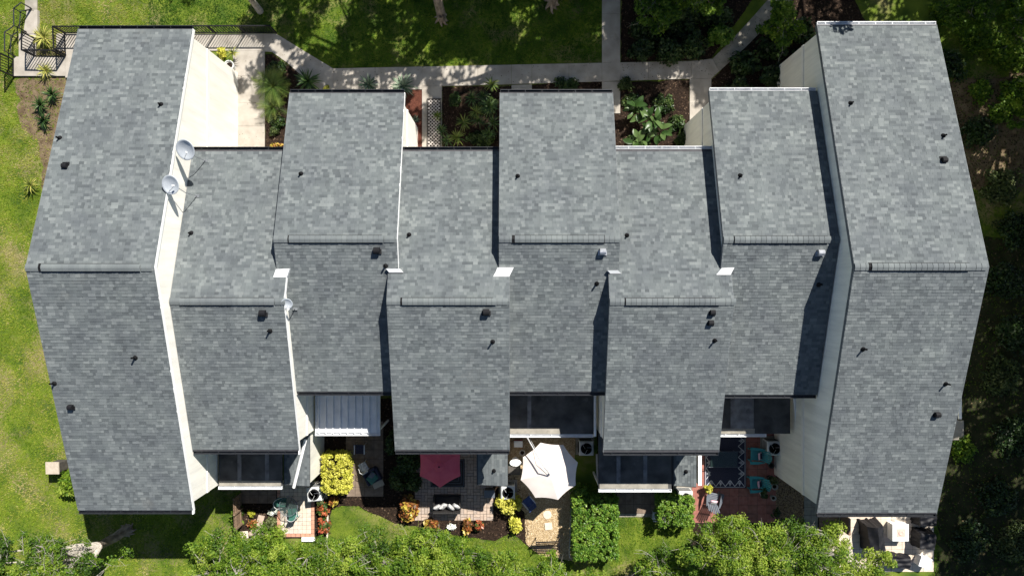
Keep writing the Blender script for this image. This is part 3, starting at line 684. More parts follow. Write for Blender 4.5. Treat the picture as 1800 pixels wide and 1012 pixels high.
# ------------------------------------------------------------------ plants
LEAFM = {}
def strap_mesh(m, ei, ti, wid):
    k = (m, ei, ti, wid)
    if k not in LEAFM:
        e0 = R((12, 30, 48, 66, 82)[ei]); droop = (1.0, 1.1, .95, .7, .35)[ei]
        pts = []; x = 0; z = 0; a = e0; n_ = 5
        for s in range(n_ + 1):
            pts.append((x, z)); x += math.cos(a) / n_; z += math.sin(a) / n_; a -= droop * .26
        wd = [.55, .9, 1, .85, .5, .04]; m_ = MB(); vs = []
        for (x, z), w in zip(pts, wd): vs += [(x, -w * wid, z + .25 * w * wid), (x, 0, z), (x, w * wid, z + .25 * w * wid)]
        fs = []
        for s in range(n_):
            for q in range(2): fs.append((s * 3 + q, s * 3 + q + 1, s * 3 + 4 + q, s * 3 + 3 + q))
        m_.add(vs, fs, (.15, .45, .75, .95)[ti]); m_.t = [t + .1 * math.sin(i * .7) for i, t in enumerate(m_.t)]
        LEAFM[k] = m_.mesh('leaf', m, True)
    return LEAFM[k]
def rosette(label, p, r, n_, m, h=.15, wid=.045, name='spiky_plant', lo=0, grp='spiky rosette plants', bright=1):
    o = thing(name, label, 'plant', p, random.random() * 6, grp)
    MB().tube([(0, 0, -.03), (.02, .01, h * .6), (0, 0, h + .05)], [.05, .045, .03], 6).build('stem', 'bark', o)
    for k in range(n_):
        ei = min(4, max(lo, int(random.triangular(0, 5, 2.0)))); ti = min(3, max(0, int(random.gauss(bright + .5, .9))))
        l = link('leaf', strap_mesh(m, ei, ti, wid), o, loc=(0, 0, h)); l.rotation_euler = (0, random.uniform(-.1, .1), k * 2.39996 + random.uniform(-.2, .2))
        s = r * random.uniform(.75, 1.1); l.scale = (s, s, s)
    return o
GF = 'spiky plants along the end townhouse'
rosette('yellow variegated spiky plant inside the railing corner', G(86, 71), .78, 70, 'agavey', .3, .035, bright=2.2)
rosette('yellow variegated spiky plant at the edge of the landing', G(86, 127), .62, 46, 'agavey', .2, .035, bright=2.0)
rosette('dark green spiky plant closest to the landing, on the bare earth', G(98, 168), .62, 44, 'agaveg', .2, .05)
rosette('dark green spiky plant in the middle of three on the bare earth', G(77, 187), .62, 48, 'agaveg', .2, .05)
rosette('dark green spiky plant furthest from the landing, on the bare earth', G(83, 214), .62, 48, 'agaveg', .2, .05)
rosette('half yellow spiky plant alone on the lawn by the roof edge', G(60, 327), .6, 40, 'agavey', .2, .045, bright=1.2)
rosette('small yellow green spiky plant beside a grey pot near the ramp', G(412, 97, .3), .5, 34, 'agavey', .2, .04, bright=1.3)
rosette('large green spiky plant spreading over the diagonal walk', G(545, 147), .85, 60, 'agaveg', .3, .045, bright=1.3)
rosette('blue green agave touching the straight walk beside a cracked slab', G(650, 152), .72, 44, 'agaveb', .2, .05)
rosette('pale blue green agave beside the red mulch', G(711, 156), .85, 52, 'agaveb', .35, .055, bright=1.8)
rosette('small agave at the foot of the white wall on red mulch', G(731, 213), .42, 26, 'agaveb', .1, .05)
k = 0
for a, b, r, hh, lb in ((865, 158, .55, 1.0, 'tall spiky dracaena at the walk corner of the mulch bed'), (832, 183, .6, 1.1, 'spiky dracaena with yellow heart in the mulch bed'),
                    (862, 198, .75, 1.2, 'largest dracaena clump, beside the house edge in the mulch bed'), (817, 222, .55, .9, 'dracaena on a bare curved stem in the mulch bed'),
                    (843, 218, .6, .7, 'deep green dracaena in the dense part of the mulch bed'), (868, 222, .6, .8, 'dracaena half under the roof edge in the mulch bed'),
                    (805, 246, .62, .5, 'dracaena spreading near the gutter in the mulch bed'), (787, 248, .52, .3, 'low dracaena leaning over the walk beside the lattice'),
                    (777, 230, .45, .3, 'small dracaena touching the lattice panel'), (770, 205, .42, .2, 'pale small dracaena on the edge of the walk'),
                    (860, 240, .55, .6, 'yellowish dracaena in the dark corner of the mulch bed'), (850, 176, .5, .8, 'dracaena between two taller ones by the walk'),
                    (838, 204, .55, .8, 'dracaena crowded between its neighbours in the bed')):
    rosette(lb, G(a, b), r, 34, 'agaveg' if k % 3 else 'palm', hh, .04, 'dracaena', bright=1.4 + (k % 3 == 0), grp='dracaenas in the mulch bed'); k += 1
for a, b, lb in ((1245, 165, 'x'),): pass

def frond_mesh(ti):
    k = ('frond', ti)
    if k not in LEAFM:
        m_ = MB(); L = 1.0
        for s in range(26):
            t = .12 + .88 * s / 26; x = t * .92; z = .55 * t - .62 * t * t
            for sd in (-1, 1):
                ll = .34 * math.sin(math.pi * min(1, t * .9 + .12)) + .05
                a = R(38); tip = (x + ll * math.cos(a), sd * ll * math.sin(a), z - .1 * ll)
                m_.add([(x, 0, z), (x + .018, sd * .004, z), tip], [(0, 1, 2)], min(1, .1 + .25 * ti + .025 * s))
        m_.tube([(0, 0, 0), (.3, 0, .13), (.6, 0, .12), (.95, 0, -.06)], [.012, .01, .008, .003], 4, tone=.7)
        LEAFM[k] = m_.mesh('frond', 'palm')
    return LEAFM[k]
def palm(label, p, r, n_, h):
    o = thing('palm', label, 'palm', p, 0)
    MB().tube([(0, 0, -.03), (.03, 0, h * .5), (0, .02, h)], [.09, .07, .06], 7).build('trunk', 'bark', o)
    for k in range(n_):
        f = link('frond', frond_mesh(random.randrange(3)), o, loc=(0, 0, h - .02)); s = r * random.uniform(.7, 1.1); f.scale = (s, s, s)
        f.rotation_euler = (0, random.uniform(-.75, .25), k * 2.4 + random.uniform(-.3, .3))
palm('feathery dwarf palm filling the bed beside the entry slabs', G(490, 160), 1.25, 34, .8)
palm('feathery palm with pale fronds at the entry slab edge', G(476, 152), .85, 22, .6)
palm('small feathery palm behind the dwarf palm, closer to the gutter', G(487, 192), .95, 26, .5)

def paddle_mesh(ti):
    k = ('paddle', ti)
    if k not in LEAFM:
        m_ = MB(); vs = []; n_ = 7
        m_.tube([(0, 0, 0), (.25, 0, .3), (.42, 0, .42)], [.02, .016, .012], 5, tone=.4)
        for s in range(n_):
            t = s / (n_ - 1); x = .4 + .6 * t; z = .41 + .16 * t - .3 * t * t; w = .17 * math.sin(math.pi * (.08 + .9 * t)) ** .7
            vs += [(x, -w, z + .05), (x, 0, z), (x, w, z + .05)]
        fs = [(s * 3 + q, s * 3 + q + 1, s * 3 + 4 + q, s * 3 + 3 + q) for s in range(n_ - 1) for q in range(2)]
        m_.add(vs, fs, .3 + .25 * ti); LEAFM[k] = m_.mesh('leaf', 'paddle', True)
    return LEAFM[k]
def paddle(label, p, r, n_, h=.25):
    o = thing('paddle_leaf_plant', label, 'plant', p, 0, 'broad paddle leaved plants')
    MB().tube([(0, 0, -.02), (0, 0, h)], [.07, .05], 6).build('stem', 'hedge', o)
    for k in range(n_):
        f = link('leaf', paddle_mesh(random.randrange(3)), o, loc=(random.uniform(-.1, .1), random.uniform(-.1, .1), h * .6)); s = r * random.uniform(.75, 1.15); f.scale = (s, s, s)
        f.rotation_euler = (random.uniform(-.7, .7), random.uniform(-.9, .2), k * 2.4 + random.uniform(-.5, .5))
paddle('broad paddle leaved plant spreading in the middle of the shaded bed', G(1140, 218, 0), 0.9, 26, .5)
paddle('paddle leaved plant with upright curled leaves against the house edge', G(1112, 200, 0), 0.9, 16, .6)
paddle('paddle leaved plant with pale leaves nearest the white gutter', G(1160, 238, 0), 0.85, 14, .4)
paddle('low paddle leaved plant half under the white gutter', G(1120, 255, 0), 0.85, 12, .4)

def bush(name, label, p, size, ncl, nl, leaf, m, cat='shrub', grp=None, tone=(.3, .7), seed=None, flat=.8, box=False, stem='bark', crad=None):
    o = thing(name, label, cat, p, 0, grp); rx, ry, h = size; sd = seed or random.randrange(10 ** 6); r = np.random.default_rng(sd)
    cr = crad or .22 * min(rx, ry) + .08
    if box:
        ax, ay, az = ry * 2 * h, rx * 2 * h, 4 * rx * ry * 1.3; cs = []
        for k in range(ncl):
            q = r.random() * (2 * ax + 2 * ay + az); u, w = r.random() * 2 - 1, r.random() * 2 - 1
            if q < az: cs.append((u * rx, w * ry, h))
            elif q < az + 2 * ax: cs.append((rx * (1 if u > 0 else -1), w * ry, h * r.random()))
            else: cs.append((w * rx, ry * (1 if u > 0 else -1), h * r.random()))
        cs = np.array(cs) * (1 - .0) + r.normal(size=(ncl, 3)) * .03; cs[:, 2] -= cr * .6
    else:
        d = r.normal(size=(ncl, 3)); d[:, 2] = np.abs(d[:, 2]) * .9; d /= np.linalg.norm(d, axis=1)[:, None]
        rr = r.random(ncl) ** .45
        cs = d * rr[:, None] * np.array([rx - cr * .5, ry - cr * .5, h - cr]) + np.array([0, 0, .08])
    tn = r.uniform(tone[0], tone[1], ncl)
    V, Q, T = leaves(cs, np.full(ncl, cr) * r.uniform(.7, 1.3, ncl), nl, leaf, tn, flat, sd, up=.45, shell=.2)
    V[:, 2] = np.maximum(V[:, 2], .02)
    link('foliage', npmesh('foliage', m, V, Q, T), o)
    sm = MB()
    for k in range(min(ncl, 9)):
        c = cs[k]; sm.tube([(c[0] * .1, c[1] * .1, -.02), (c[0] * .5, c[1] * .5, c[2] * .6), tuple(c)], [.03, .02, .008], 4)
    sm.build('stem', stem, o)
    return o
def bpx(name, label, x0, y0, x1, y1, h, dens, leaf, m, **kw):        # footprint of the top surface in the photo
    c = G((x0 + x1) / 2, (y0 + y1) / 2, h); k = (CAMZ - h) / FPX
    rx, ry = (x1 - x0) / 2 * k, (y1 - y0) / 2 * k
    ncl = int(max(10, dens * rx * ry * 4)); nl = kw.pop('nl', 60)
    return bush(name, label, (c.x, c.y, 0), (rx, ry, h), ncl, nl, leaf, m, **kw)
bpx('yellow_hedge', 'clipped rectangular yellow hedge beside the closet wall', 567, 803, 608, 866, 1.3, 120, .06, 'yellowleaf', box=True, crad=.13, tone=(.3, .95), nl=26, cat='hedge')
bpx('yellow_shrub', 'ragged bright yellow shrub at the corner of the brick patio', 868, 872, 919, 915, 1.2, 30, .075, 'yellowleaf', crad=.2, tone=(.3, .95), nl=40)
bpx('yellow_shrub', 'small yellow shrub trailing from the ragged one toward the gravel', 895, 912, 918, 948, .8, 36, .07, 'yellowleaf', crad=.16, tone=(.3, .9), nl=40)
bpx('green_hedge', 'large clipped green hedge between the gravel yard and the strip of lawn', 1010, 880, 1085, 985, 1.5, 150, .05, 'hedge', box=True, crad=.11, tone=(.25, .85), nl=26, cat='hedge')
bpx('green_hedge', 'narrow hedge end reaching from the big hedge to the patio roof', 1008, 864, 1030, 884, 1.5, 200, .05, 'hedge', box=True, crad=.11, tone=(.25, .8), nl=24, cat='hedge')
bpx('green_hedge', 'small square clipped hedge beside the red paver patio', 1161, 876, 1219, 925, 1.3, 160, .05, 'hedge', box=True, crad=.11, tone=(.35, .9), nl=26, cat='hedge')
for lb, x0, y0, x1, y1, h in (('dark shaded shrub under the white ribbed patio roof edge', 672, 764, 694, 812, 1.5), ('dark shaded shrub against the brick patio, by the main eave', 690, 798, 735, 840, 1.4),
                              ('dark shaded shrub with glossy round leaves facing the dim yard', 680, 828, 712, 872, 1.3), ('bronze tinted shaded shrub touching the brick patio edge', 706, 832, 738, 874, 1.2)):
    bpx('dark_shrub', lb, x0, y0, x1, y1, h, 30, .075, 'darkleaf', crad=.22, tone=(.3, .95), nl=50, grp='shaded shrubs between two yards')
CG = 'croton shrubs'
bpx('croton', 'orange and yellow croton at the edge of the curved lawn', 697, 874, 734, 926, 1.0, 34, .10, 'croton', crad=.2, tone=(.25, 1), nl=22, grp=CG)
for lb, x0, y0, x1, y1, m in (('orange croton below the middle of the brick patio', 812, 918, 828, 942, 'croton'), ('dark red croton right of the orange one under the patio', 832, 920, 850, 938, 'crotonred'),
                           ('yellow and orange croton below the patio corner near the sofa', 742, 916, 772, 938, 'croton'), ('red and green croton column beside the tiled patio', 553, 884, 577, 912, 'crotonred'),
                           ('lower red croton column beside the tiled patio', 555, 910, 577, 944, 'crotonred'), ('yellow croton at the foot of the rectangular yellow hedge', 572, 876, 592, 894, 'croton')):
    bpx('croton', lb, x0, y0, x1, y1, .7, 44, .10, m, crad=.16, tone=(.15, .95), nl=20, grp=CG)
bpx('green_shrub', 'bright green leafy shrub by the wooden fence post', 400, 893, 420, 912, .7, 40, .09, 'oak', crad=.18, tone=(.2, .6), nl=30)
bpx('green_shrub', 'bright green leafy shrub below the wooden fence post', 400, 912, 420, 930, .6, 40, .09, 'oak', crad=.18, tone=(.2, .6), nl=30)
bpx('flowering_plant', 'white flowering plant beside the branching stone path', 468, 894, 486, 908, .4, 60, .06, 'whiteflower', crad=.12, tone=(.5, 1), nl=30, cat='plant')
bpx('flowering_plant', 'pale green flowering plant below the white flowers', 462, 908, 486, 934, .35, 50, .06, 'oakgrey', crad=.13, tone=(.4, .9), nl=30, cat='plant')
bpx('low_plant', 'yellow green low plant left of the branching stone path', 430, 898, 446, 910, .35, 60, .07, 'yellowleaf', crad=.12, tone=(.1, .5), nl=26, cat='plant')
bpx('low_plant', 'orange low plant left of the branching stone path', 432, 914, 450, 932, .35, 50, .08, 'croton', crad=.12, tone=(.2, .8), nl=20, cat='plant')
bpx('flowering_plant', 'small white flowering plant below the brick patio', 784, 922, 800, 934, .3, 70, .06, 'whiteflower', crad=.1, tone=(.7, 1), nl=26, cat='plant')
bpx('leafy_shrub', 'leafy shrub on the lawn poking out from the end townhouse roof', 88, 830, 132, 880, 1.0, 26, .10, 'oak', crad=.25, tone=(.3, .9), nl=40)
bpx('yellow_shrub', 'small yellow shrub squeezed between ramp and side wall', 374, 76, 388, 96, .9, 60, .08, 'yellowleaf', crad=.15, tone=(.3, .9), nl=30)
bpx('yellow_shrub', 'yellow flowering tip beside the diagonal walk and gutter', 562, 148, 578, 160, .4, 70, .06, 'yellowleaf', crad=.12, tone=(.2, .9), nl=26)
bpx('low_plant', 'yellow green low plant in the bed corner by the entry gutter', 470, 248, 496, 264, .4, 50, .07, 'croton', crad=.13, tone=(.5, 1), nl=20, cat='plant')
bpx('low_plant', 'pale round leaved plant in the narrow entry bed', 472, 222, 488, 238, .4, 50, .09, 'oakgrey', crad=.14, tone=(.1, .5), nl=20, cat='plant')
bpx('dark_shrub', 'dark shrub in the bed below the paddle leaved plants', 1190, 228, 1218, 258, .7, 30, .07, 'darkleaf', crad=.2, tone=(.3, 1), nl=40)
bpx('dark_shrub', 'dark grassy plant at the walk edge above the paddle leaved plants', 1088, 134, 1118, 160, .5, 30, .08, 'oakgrey', crad=.2, tone=(.0, .6), nl=36)
bpx('dark_shrub', 'dark shrub on the walk edge above the middle roof', 970, 132, 1020, 158, .6, 30, .07, 'darkleaf', crad=.2, tone=(.2, .8), nl=40)
bpx('bright_shrub', 'bright round shrub catching the sun beside the diagonal path', 1246, 36, 1298, 74, 1.0, 30, .08, 'hedge', crad=.25, tone=(.3, .8), nl=50)
for lb, x0, y0, x1, y1 in (('leafy undergrowth between the dracaenas near the walk', 838, 168, 878, 200), ('leafy undergrowth between the dracaenas near the gutter', 818, 226, 872, 256), ('leafy undergrowth below the paddle leaved plants', 1098, 226, 1150, 260),
                           ('leafy undergrowth above the paddle leaved plants', 1096, 160, 1130, 196), ('leafy undergrowth in the middle of the paddle leaf bed', 1150, 160, 1190, 200), ('leafy undergrowth beside the entry slabs of the paddle leaf bed', 1176, 200, 1208, 232), ('leafy undergrowth in the bare corner of the dracaena bed', 786, 160, 812, 186), ('leafy undergrowth in the entry bed corner by the walk', 468, 100, 500, 134), ('leafy undergrowth in the entry bed by the gutter', 470, 200, 500, 224)):
    bpx('undergrowth', lb, x0, y0, x1, y1, .45, 30, .07, 'darkleaf', crad=.18, tone=(.2, .95), nl=40, grp='undergrowth in the front beds')
sh = [(1112, 20, 1178, 62), (1170, 0, 1240, 50), (1110, 58, 1160, 100), (1155, 55, 1212, 104), (1205, 50, 1252, 92), (1235, 0, 1300, 36), (1130, -25, 1190, 12)]
nm = ['beside the straight walk', 'in the middle of the shaded thicket', 'at the corner of two walks', 'above the shaded slabs', 'close to the diagonal path bend', 'along the upper diagonal path', 'at the back of the thicket']
for (a, b, c, d), t in zip(sh, nm): bpx('thicket_shrub', 'dark green thicket shrub ' + t, a, b, c, d, 1.4, 14, .085, 'darkleaf', crad=.32, tone=(.2, .9), nl=70, grp='shrubs of the shaded thicket')
sh = [(1290, 80, 1345, 130), (1340, 40, 1400, 100), (1395, 20, 1450, 70), (1345, 100, 1400, 150), (1275, 130, 1340, 168), (1400, 70, 1440, 120)]
nm = ['at the lower bend of the path', 'along the middle of the path', 'beside the top of the end roof', 'by the slanted grey wall', 'next to the white gutter', 'against the end townhouse eave']
for (a, b, c, d), t in zip(sh, nm): bpx('glossy_shrub', 'dark glossy shrub ' + t, a, b, c, d, 1.1, 14, .12, 'darkleaf', crad=.3, tone=(.1, .8), nl=40, grp='glossy shrubs by the path')
sh = [(1690, 30, 1760, 90), (1735, 60, 1830, 120), (1710, 130, 1750, 180), (1760, 130, 1830, 210), (1745, 175, 1790, 215), (1680, 500, 1725, 540), (1680, 770, 1725, 815), (1640, -10, 1700, 40), (1760, -20, 1830, 40)]
nm = ['past the corner of the end roof', 'in the sunny patch', 'alone in deep shade', 'at the edge of the leaf strewn earth', 'above the dry leaves', 'catching light past the ridge end', 'catching light past the concrete pad', 'closest to the white eave', 'furthest into the grove']
for k, ((a, b, c, d), t) in enumerate(zip(sh, nm)): bpx('low_shrub', 'loose green undergrowth ' + t, a, b, c, d, .5, 12, .085, 'oak', crad=.3, tone=(.15, .7), nl=50, grp='undergrowth beside the end townhouse')

sh = [(1745, 300, 1800, 350), (1765, 380, 1830, 430), (1745, 470, 1800, 520), (1770, 560, 1830, 610), (1740, 640, 1795, 690), (1765, 740, 1830, 800), (1730, 850, 1790, 900), (1680, 930, 1740, 980), (1770, 930, 1830, 990), (1700, 210, 1745, 250), (1660, 90, 1700, 130)]
nm = ['beside the dry leaves', 'opposite the upper half of the end roof', 'opposite the ridge end', 'below the ridge end', 'opposite the awning', 'opposite the concrete pad', 'opposite the rear eave', 'beside the cream patio', 'far out past the cream patio', 'against the upper roof edge', 'under the roof corner']
for k, ((a, b, c, d), t) in enumerate(zip(sh, nm)): bpx('shade_shrub', 'dim loose shrub in the tree shade ' + t, a - 14, b - 12, c + 14, d + 14, .6, 7, .075, 'darkleaf' if k % 4 else 'oakgrey', crad=.36, tone=(.05, .7), nl=60, grp='dim shrubs in the tree shade')

# ------------------------------------------------------------------ trees
def tree(label, base, cc, cr, ncl, nl, leaf, m, fork=2.0, tr=.22, limbs=7, twigs=120, bark='bark', seed=1, grp=None, clr=.42, tone=(.25, .75), bare=40, name='tree', moss=0, low=-.35):
    r = np.random.default_rng(seed); rd = random.Random(seed)
    o = thing(name, label, 'tree', (base[0], base[1], 0), 0, grp)
    cc = np.array(cc) - np.array([base[0], base[1], 0]); cr = np.array(cr)
    f = Vector((cc[0] * .12, cc[1] * .12, fork)); T = MB()
    T.tube([(0, 0, -.3), (f.x * .2, f.y * .3 + .05, .25), (f.x * .5 + .05, f.y * .5, fork * .5), f], [tr * 1.3, tr * 1.1, tr, tr * .85], 10); T.build('trunk', 'bark' if seed == 3 else bark, o, smooth=True)
    if tr > .2 and tr < .3 or bark == 'bark':
        rt = MB()
        for k in range(7):
            a_ = k * .9 + rd.uniform(-.2, .2); l_ = tr * rd.uniform(1.5, 2.2)
            rt.tube([(0, 0, .55), (math.cos(a_) * tr * .9, math.sin(a_) * tr * .9, .22), (math.cos(a_) * l_ * .7, math.sin(a_) * l_ * .7, .05), (math.cos(a_ + .2) * l_, math.sin(a_ + .2) * l_, -.04)], [tr * .5, tr * .38, tr * .22, .02], 6)
        rt.build('roots', 'bark', o, smooth=True)
    d = r.normal(size=(ncl, 3)); d /= np.linalg.norm(d, axis=1)[:, None]; d[:, 2] = np.where(d[:, 2] < low, -d[:, 2], d[:, 2])
    rr = .45 + .55 * r.random(ncl) ** .6
    # lumpy outline
    lump = 1 + .18 * np.sin(3.1 * d[:, 0] * 2 + seed) + .16 * np.sin(5.3 * d[:, 1] * 2 + 2 * seed) 
    cs = cc + d * (rr * lump)[:, None] * cr
    tn = r.uniform(tone[0], tone[1], ncl) + .12 * np.sin(cs[:, 0] * 1.1 + seed)
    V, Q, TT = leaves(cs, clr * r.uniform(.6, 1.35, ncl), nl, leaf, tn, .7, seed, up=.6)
    link('crown', npmesh('crown', m, V, Q, TT), o)
    order = np.argsort(r.random(ncl)); LM = []
    for k in range(limbs):
        tip = Vector(cc + (cs[order[k]] - cc) * .9); mid = f.lerp(tip, .45) + Vector((rd.uniform(-.3, .3), rd.uniform(-.3, .3), rd.uniform(.1, .5)))
        q1 = f.lerp(mid, .5) + Vector((rd.uniform(-.12, .12), rd.uniform(-.12, .12), .1)); q2 = mid.lerp(tip, .5) + Vector((rd.uniform(-.25, .25), rd.uniform(-.25, .25), rd.uniform(-.1, .25)))
        pts = [f - Vector((0, 0, .15)), q1, mid, q2, tip]; LM.append(pts)
        MB().tube(pts, [tr * .62, tr * .48, tr * .36, tr * .22, .02], 7).build('limb', bark, o, smooth=True)
    tw = MB(); ends = np.array([p for L in LM for p in (L[2], L[3], L[4])])
    for k in range(min(twigs, ncl)):
        c = cs[order[k]]; j = np.argmin(((ends - c) ** 2).sum(1)); a = Vector(ends[j]); b = Vector(c)
        md = a.lerp(b, .5) + Vector((rd.uniform(-.2, .2), rd.uniform(-.2, .2), rd.uniform(-.1, .2)))
        tw.tube([a, md, b], [.026, .016, .006], 3, cap=False)
    for k in range(bare):                                     # bare grey twigs standing out of the leaves
        c = Vector(cs[order[(-k - 1) % ncl]]); v = Vector((c - Vector(cc))); v.normalize(); s = Vector((v.x + rd.uniform(-.8, .8), v.y + rd.uniform(-.8, .8), rd.uniform(-.15, .35)))
        s.normalize(); L = rd.uniform(.5, 1.3); p0 = c - s * .2; p0.z += .12; pts = [p0]; dv = s.copy()
        for q in range(4):
            dv = (dv + Vector((rd.uniform(-.5, .5), rd.uniform(-.5, .5), rd.uniform(-.15, .2)))).normalized(); pts.append(pts[-1] + dv * L * .25)
        tw.tube(pts, [.013, .011, .009, .006, .003], 3, cap=False)
        for q in (1, 2, 3):
            sv = Vector((rd.uniform(-.3, .3), rd.uniform(-.3, .3), rd.uniform(-.03, .1))); tw.tube([pts[q], pts[q] + sv * .6, pts[q] + sv + Vector((rd.uniform(-.08, .08), rd.uniform(-.08, .08), .02))], [.007, .005, .002], 3, cap=False)
    stuff(tw.build('twigs', 'twig', o))
    return o
Q5 = lambda px, py, z: tuple(G(px, py, z))
tree('mossy grey green tree with a leaning brown trunk on the lawn corner', tuple(G(226, 930)[:2]), Q5(62, 992, 5.0), (3.5, 1.55, 1.4), 150, 120, .055, 'oak', fork=2.4, tr=.25, limbs=16, twigs=150, bark='palebark', seed=3, clr=.33, tone=(.1, .75), bare=90)
OT = 'spreading trees along the back gardens'
def btree(label, bx, by, cx, cy, cz, rx, ry, rz_, dens, seed, tone=(.3, .9), bare=50, limbs=8, tr=.18, bark='palebark', m='oak', clr=.36):
    ncl = int(rx * ry * dens)
    return tree(label, tuple(G(bx, by)[:2]), Q5(cx, cy, cz), (rx, ry, rz_), ncl, 170, .052, m, seed=seed, grp=OT, tone=tone, bare=bare, limbs=limbs, tr=tr, bark=bark, clr=clr, twigs=ncl)
btree('spreading green tree over the shadow edge of the end townhouse', 470, 1050, 434, 986, 4.3, 3.0, 1.55, 1.3, 52, 11, bare=34)
btree('spreading green tree below the tiled patio with the round table', 600, 1075, 590, 1000, 4.1, 2.4, 1.45, 1.2, 52, 12, bare=24)
btree('spreading bright green tree below the brick patio', 745, 1070, 737, 984, 4.3, 2.9, 1.7, 1.5, 52, 13, bare=30, tone=(.25, .8))
btree('low green tree crown along the lawn below the ragged yellow shrub', 870, 1075, 868, 1012, 3.5, 2.0, 1.2, 1.0, 52, 19, bare=16)
btree('green tree crown behind the black bench', 985, 1080, 962, 1016, 3.0, 1.3, .95, .9, 60, 14, bare=8, tr=.12, limbs=6)
btree('small green crown beside the foot of the large hedge', 1035, 1060, 1030, 1024, 2.4, .8, .7, .7, 60, 15, bare=4, tr=.08, limbs=4)
btree('wide pale barked tree reaching over the red paver patio', 1310, 1060, 1325, 978, 4.4, 4.3, 2.05, 1.4, 44, 16, tone=(.35, .95), bare=80, limbs=13, tr=.22)
btree('light green tree reaching over the cream patio of the end townhouse', 1510, 1070, 1495, 1004, 3.8, 2.2, 1.5, 1.1, 34, 17, tone=(.45, 1), bare=44, limbs=9, tr=.15)
btree('thin branched tree leaning over the strip of lawn', 1190, 1060, 1170, 1006, 3.4, 1.5, 1.05, .9, 34, 18, bare=40, limbs=8, tr=.12, tone=(.2, .8))
# a long pale limb reaching across toward the lawn strip
# front trees: trunks stand at the edge of the picture, crowns rise beyond it
def front(label, x, y, cc, cr, ncl, seed, tr=.28, fork=4.5, nl=70, leaf=.16, limbs=8, bark='bark', clr=.62):
    return tree(label, (x, y), cc, cr, ncl, nl, leaf, 'oak', fork=fork, tr=tr, limbs=limbs, twigs=60, seed=seed, grp='tall shade trees around the row', clr=clr, bare=0, bark=bark, low=-.6, tone=(.2, .6))
g1 = G(777, 36); front('tall shade tree whose shadow forks across the front lawn', g1.x, g1.y, (g1.x - 1.5, g1.y + 6.2, 9.5), (4.8, 4.4, 2.6), 100, 31, tr=.24, bark='bark', limbs=9)
g2 = G(970, 8); front('tall shade tree beyond the straight walk', g2.x, g2.y, (g2.x + 1.2, g2.y + 3.6, 10.2), (5.4, 5.0, 2.6), 150, 32, limbs=9)
g3 = G(457, 20); s_ = MB().tube([(0, 0, -.05), (.02, .05, .9), (.0, .12, 1.5)], [.2, .17, .15], 9).build('tree_stump', 'palebark', loc=g3, smooth=True); tag(s_, 'pale cut tree stump at the lawn edge above the ramp', 'stump')
YT = 'young trees under the tall ones'
for k, (bx, by, cx, cy, cz, rr_, lb) in enumerate(((1770, 70, 1790, 55, 2.6, 1.3, 'young leafy tree in the sunny patch past the end roof'), (1790, 190, 1812, 180, 2.8, 1.3, 'young leafy tree beside the dry leaves'), (1690, 40, 1700, 22, 2.2, 1.0, 'young leafy tree at the corner of the end roof'),
                                              (1150, 30, 1158, 8, 2.6, 1.4, 'young leafy tree rising from the thicket'), (1225, 15, 1235, -6, 2.4, 1.2, 'young leafy tree between thicket and diagonal path'), (1360, 60, 1372, 44, 2.0, 1.0, 'young leafy tree overhanging the diagonal path'))):
    tree(lb, tuple(G(bx, by)[:2]), Q5(cx, cy, cz), (rr_, rr_, rr_ * .8), 46, 110, .075, 'oak', seed=60 + k, grp=YT, tone=(.1, .6), bare=6, limbs=5, tr=.07, fork=1.0, clr=.34)
front('shade tree above the corner of the thicket', 10.2, 21.5, (9.6, 21.5, 9.5), (5.2, 4.4, 2.8), 230, 33)
front('shade tree past the top of the diagonal path', 19.0, 22.5, (19.0, 22.0, 9.6), (5.4, 4.8, 2.8), 240, 34)
front('shade tree behind the ramp lawn', -11.5, 26.6, (-12.0, 26.9, 8.5), (6.5, 3.4, 2.4), 190, 35)
front('shade tree behind the far lawn corner', -21.5, 27.5, (-21.0, 27.4, 8.2), (5.5, 3.0, 2.2), 170, 36)
front('shade tree behind the thicket', 14.6, 25.0, (14.4, 24.6, 9.8), (5.0, 4.4, 2.8), 230, 37)
front('shade tree past the end of the straight walk', 3.2, 24.5, (2.6, 24.0, 9.4), (4.8, 3.8, 2.6), 120, 38)
ys = [(29.6, 20.5), (29.8, 12.5), (29.6, 5.0), (31.6, -2.4), (33.6, -10.0)]
nm = ['at the front corner of the shaded side', 'opposite the front eave of the end townhouse', 'opposite the ridge of the end townhouse', 'opposite the rear slope of the end townhouse', 'opposite the rear patio of the end townhouse']
for k, ((x, y), t) in enumerate(zip(ys, nm)): front('dense shade tree ' + t, x, y, (x - .3, y + .5, 8.8), (5.6, 5.0, 2.6), 215, 40 + k, tr=.3, fork=4.2, clr=.7)
front('dense shade tree further out from the ridge of the end townhouse', 36.0, 9.0, (36.0, 9.0, 9), (5.5, 6.0, 2.6), 220, 47, tr=.3, fork=4.2, clr=.7)

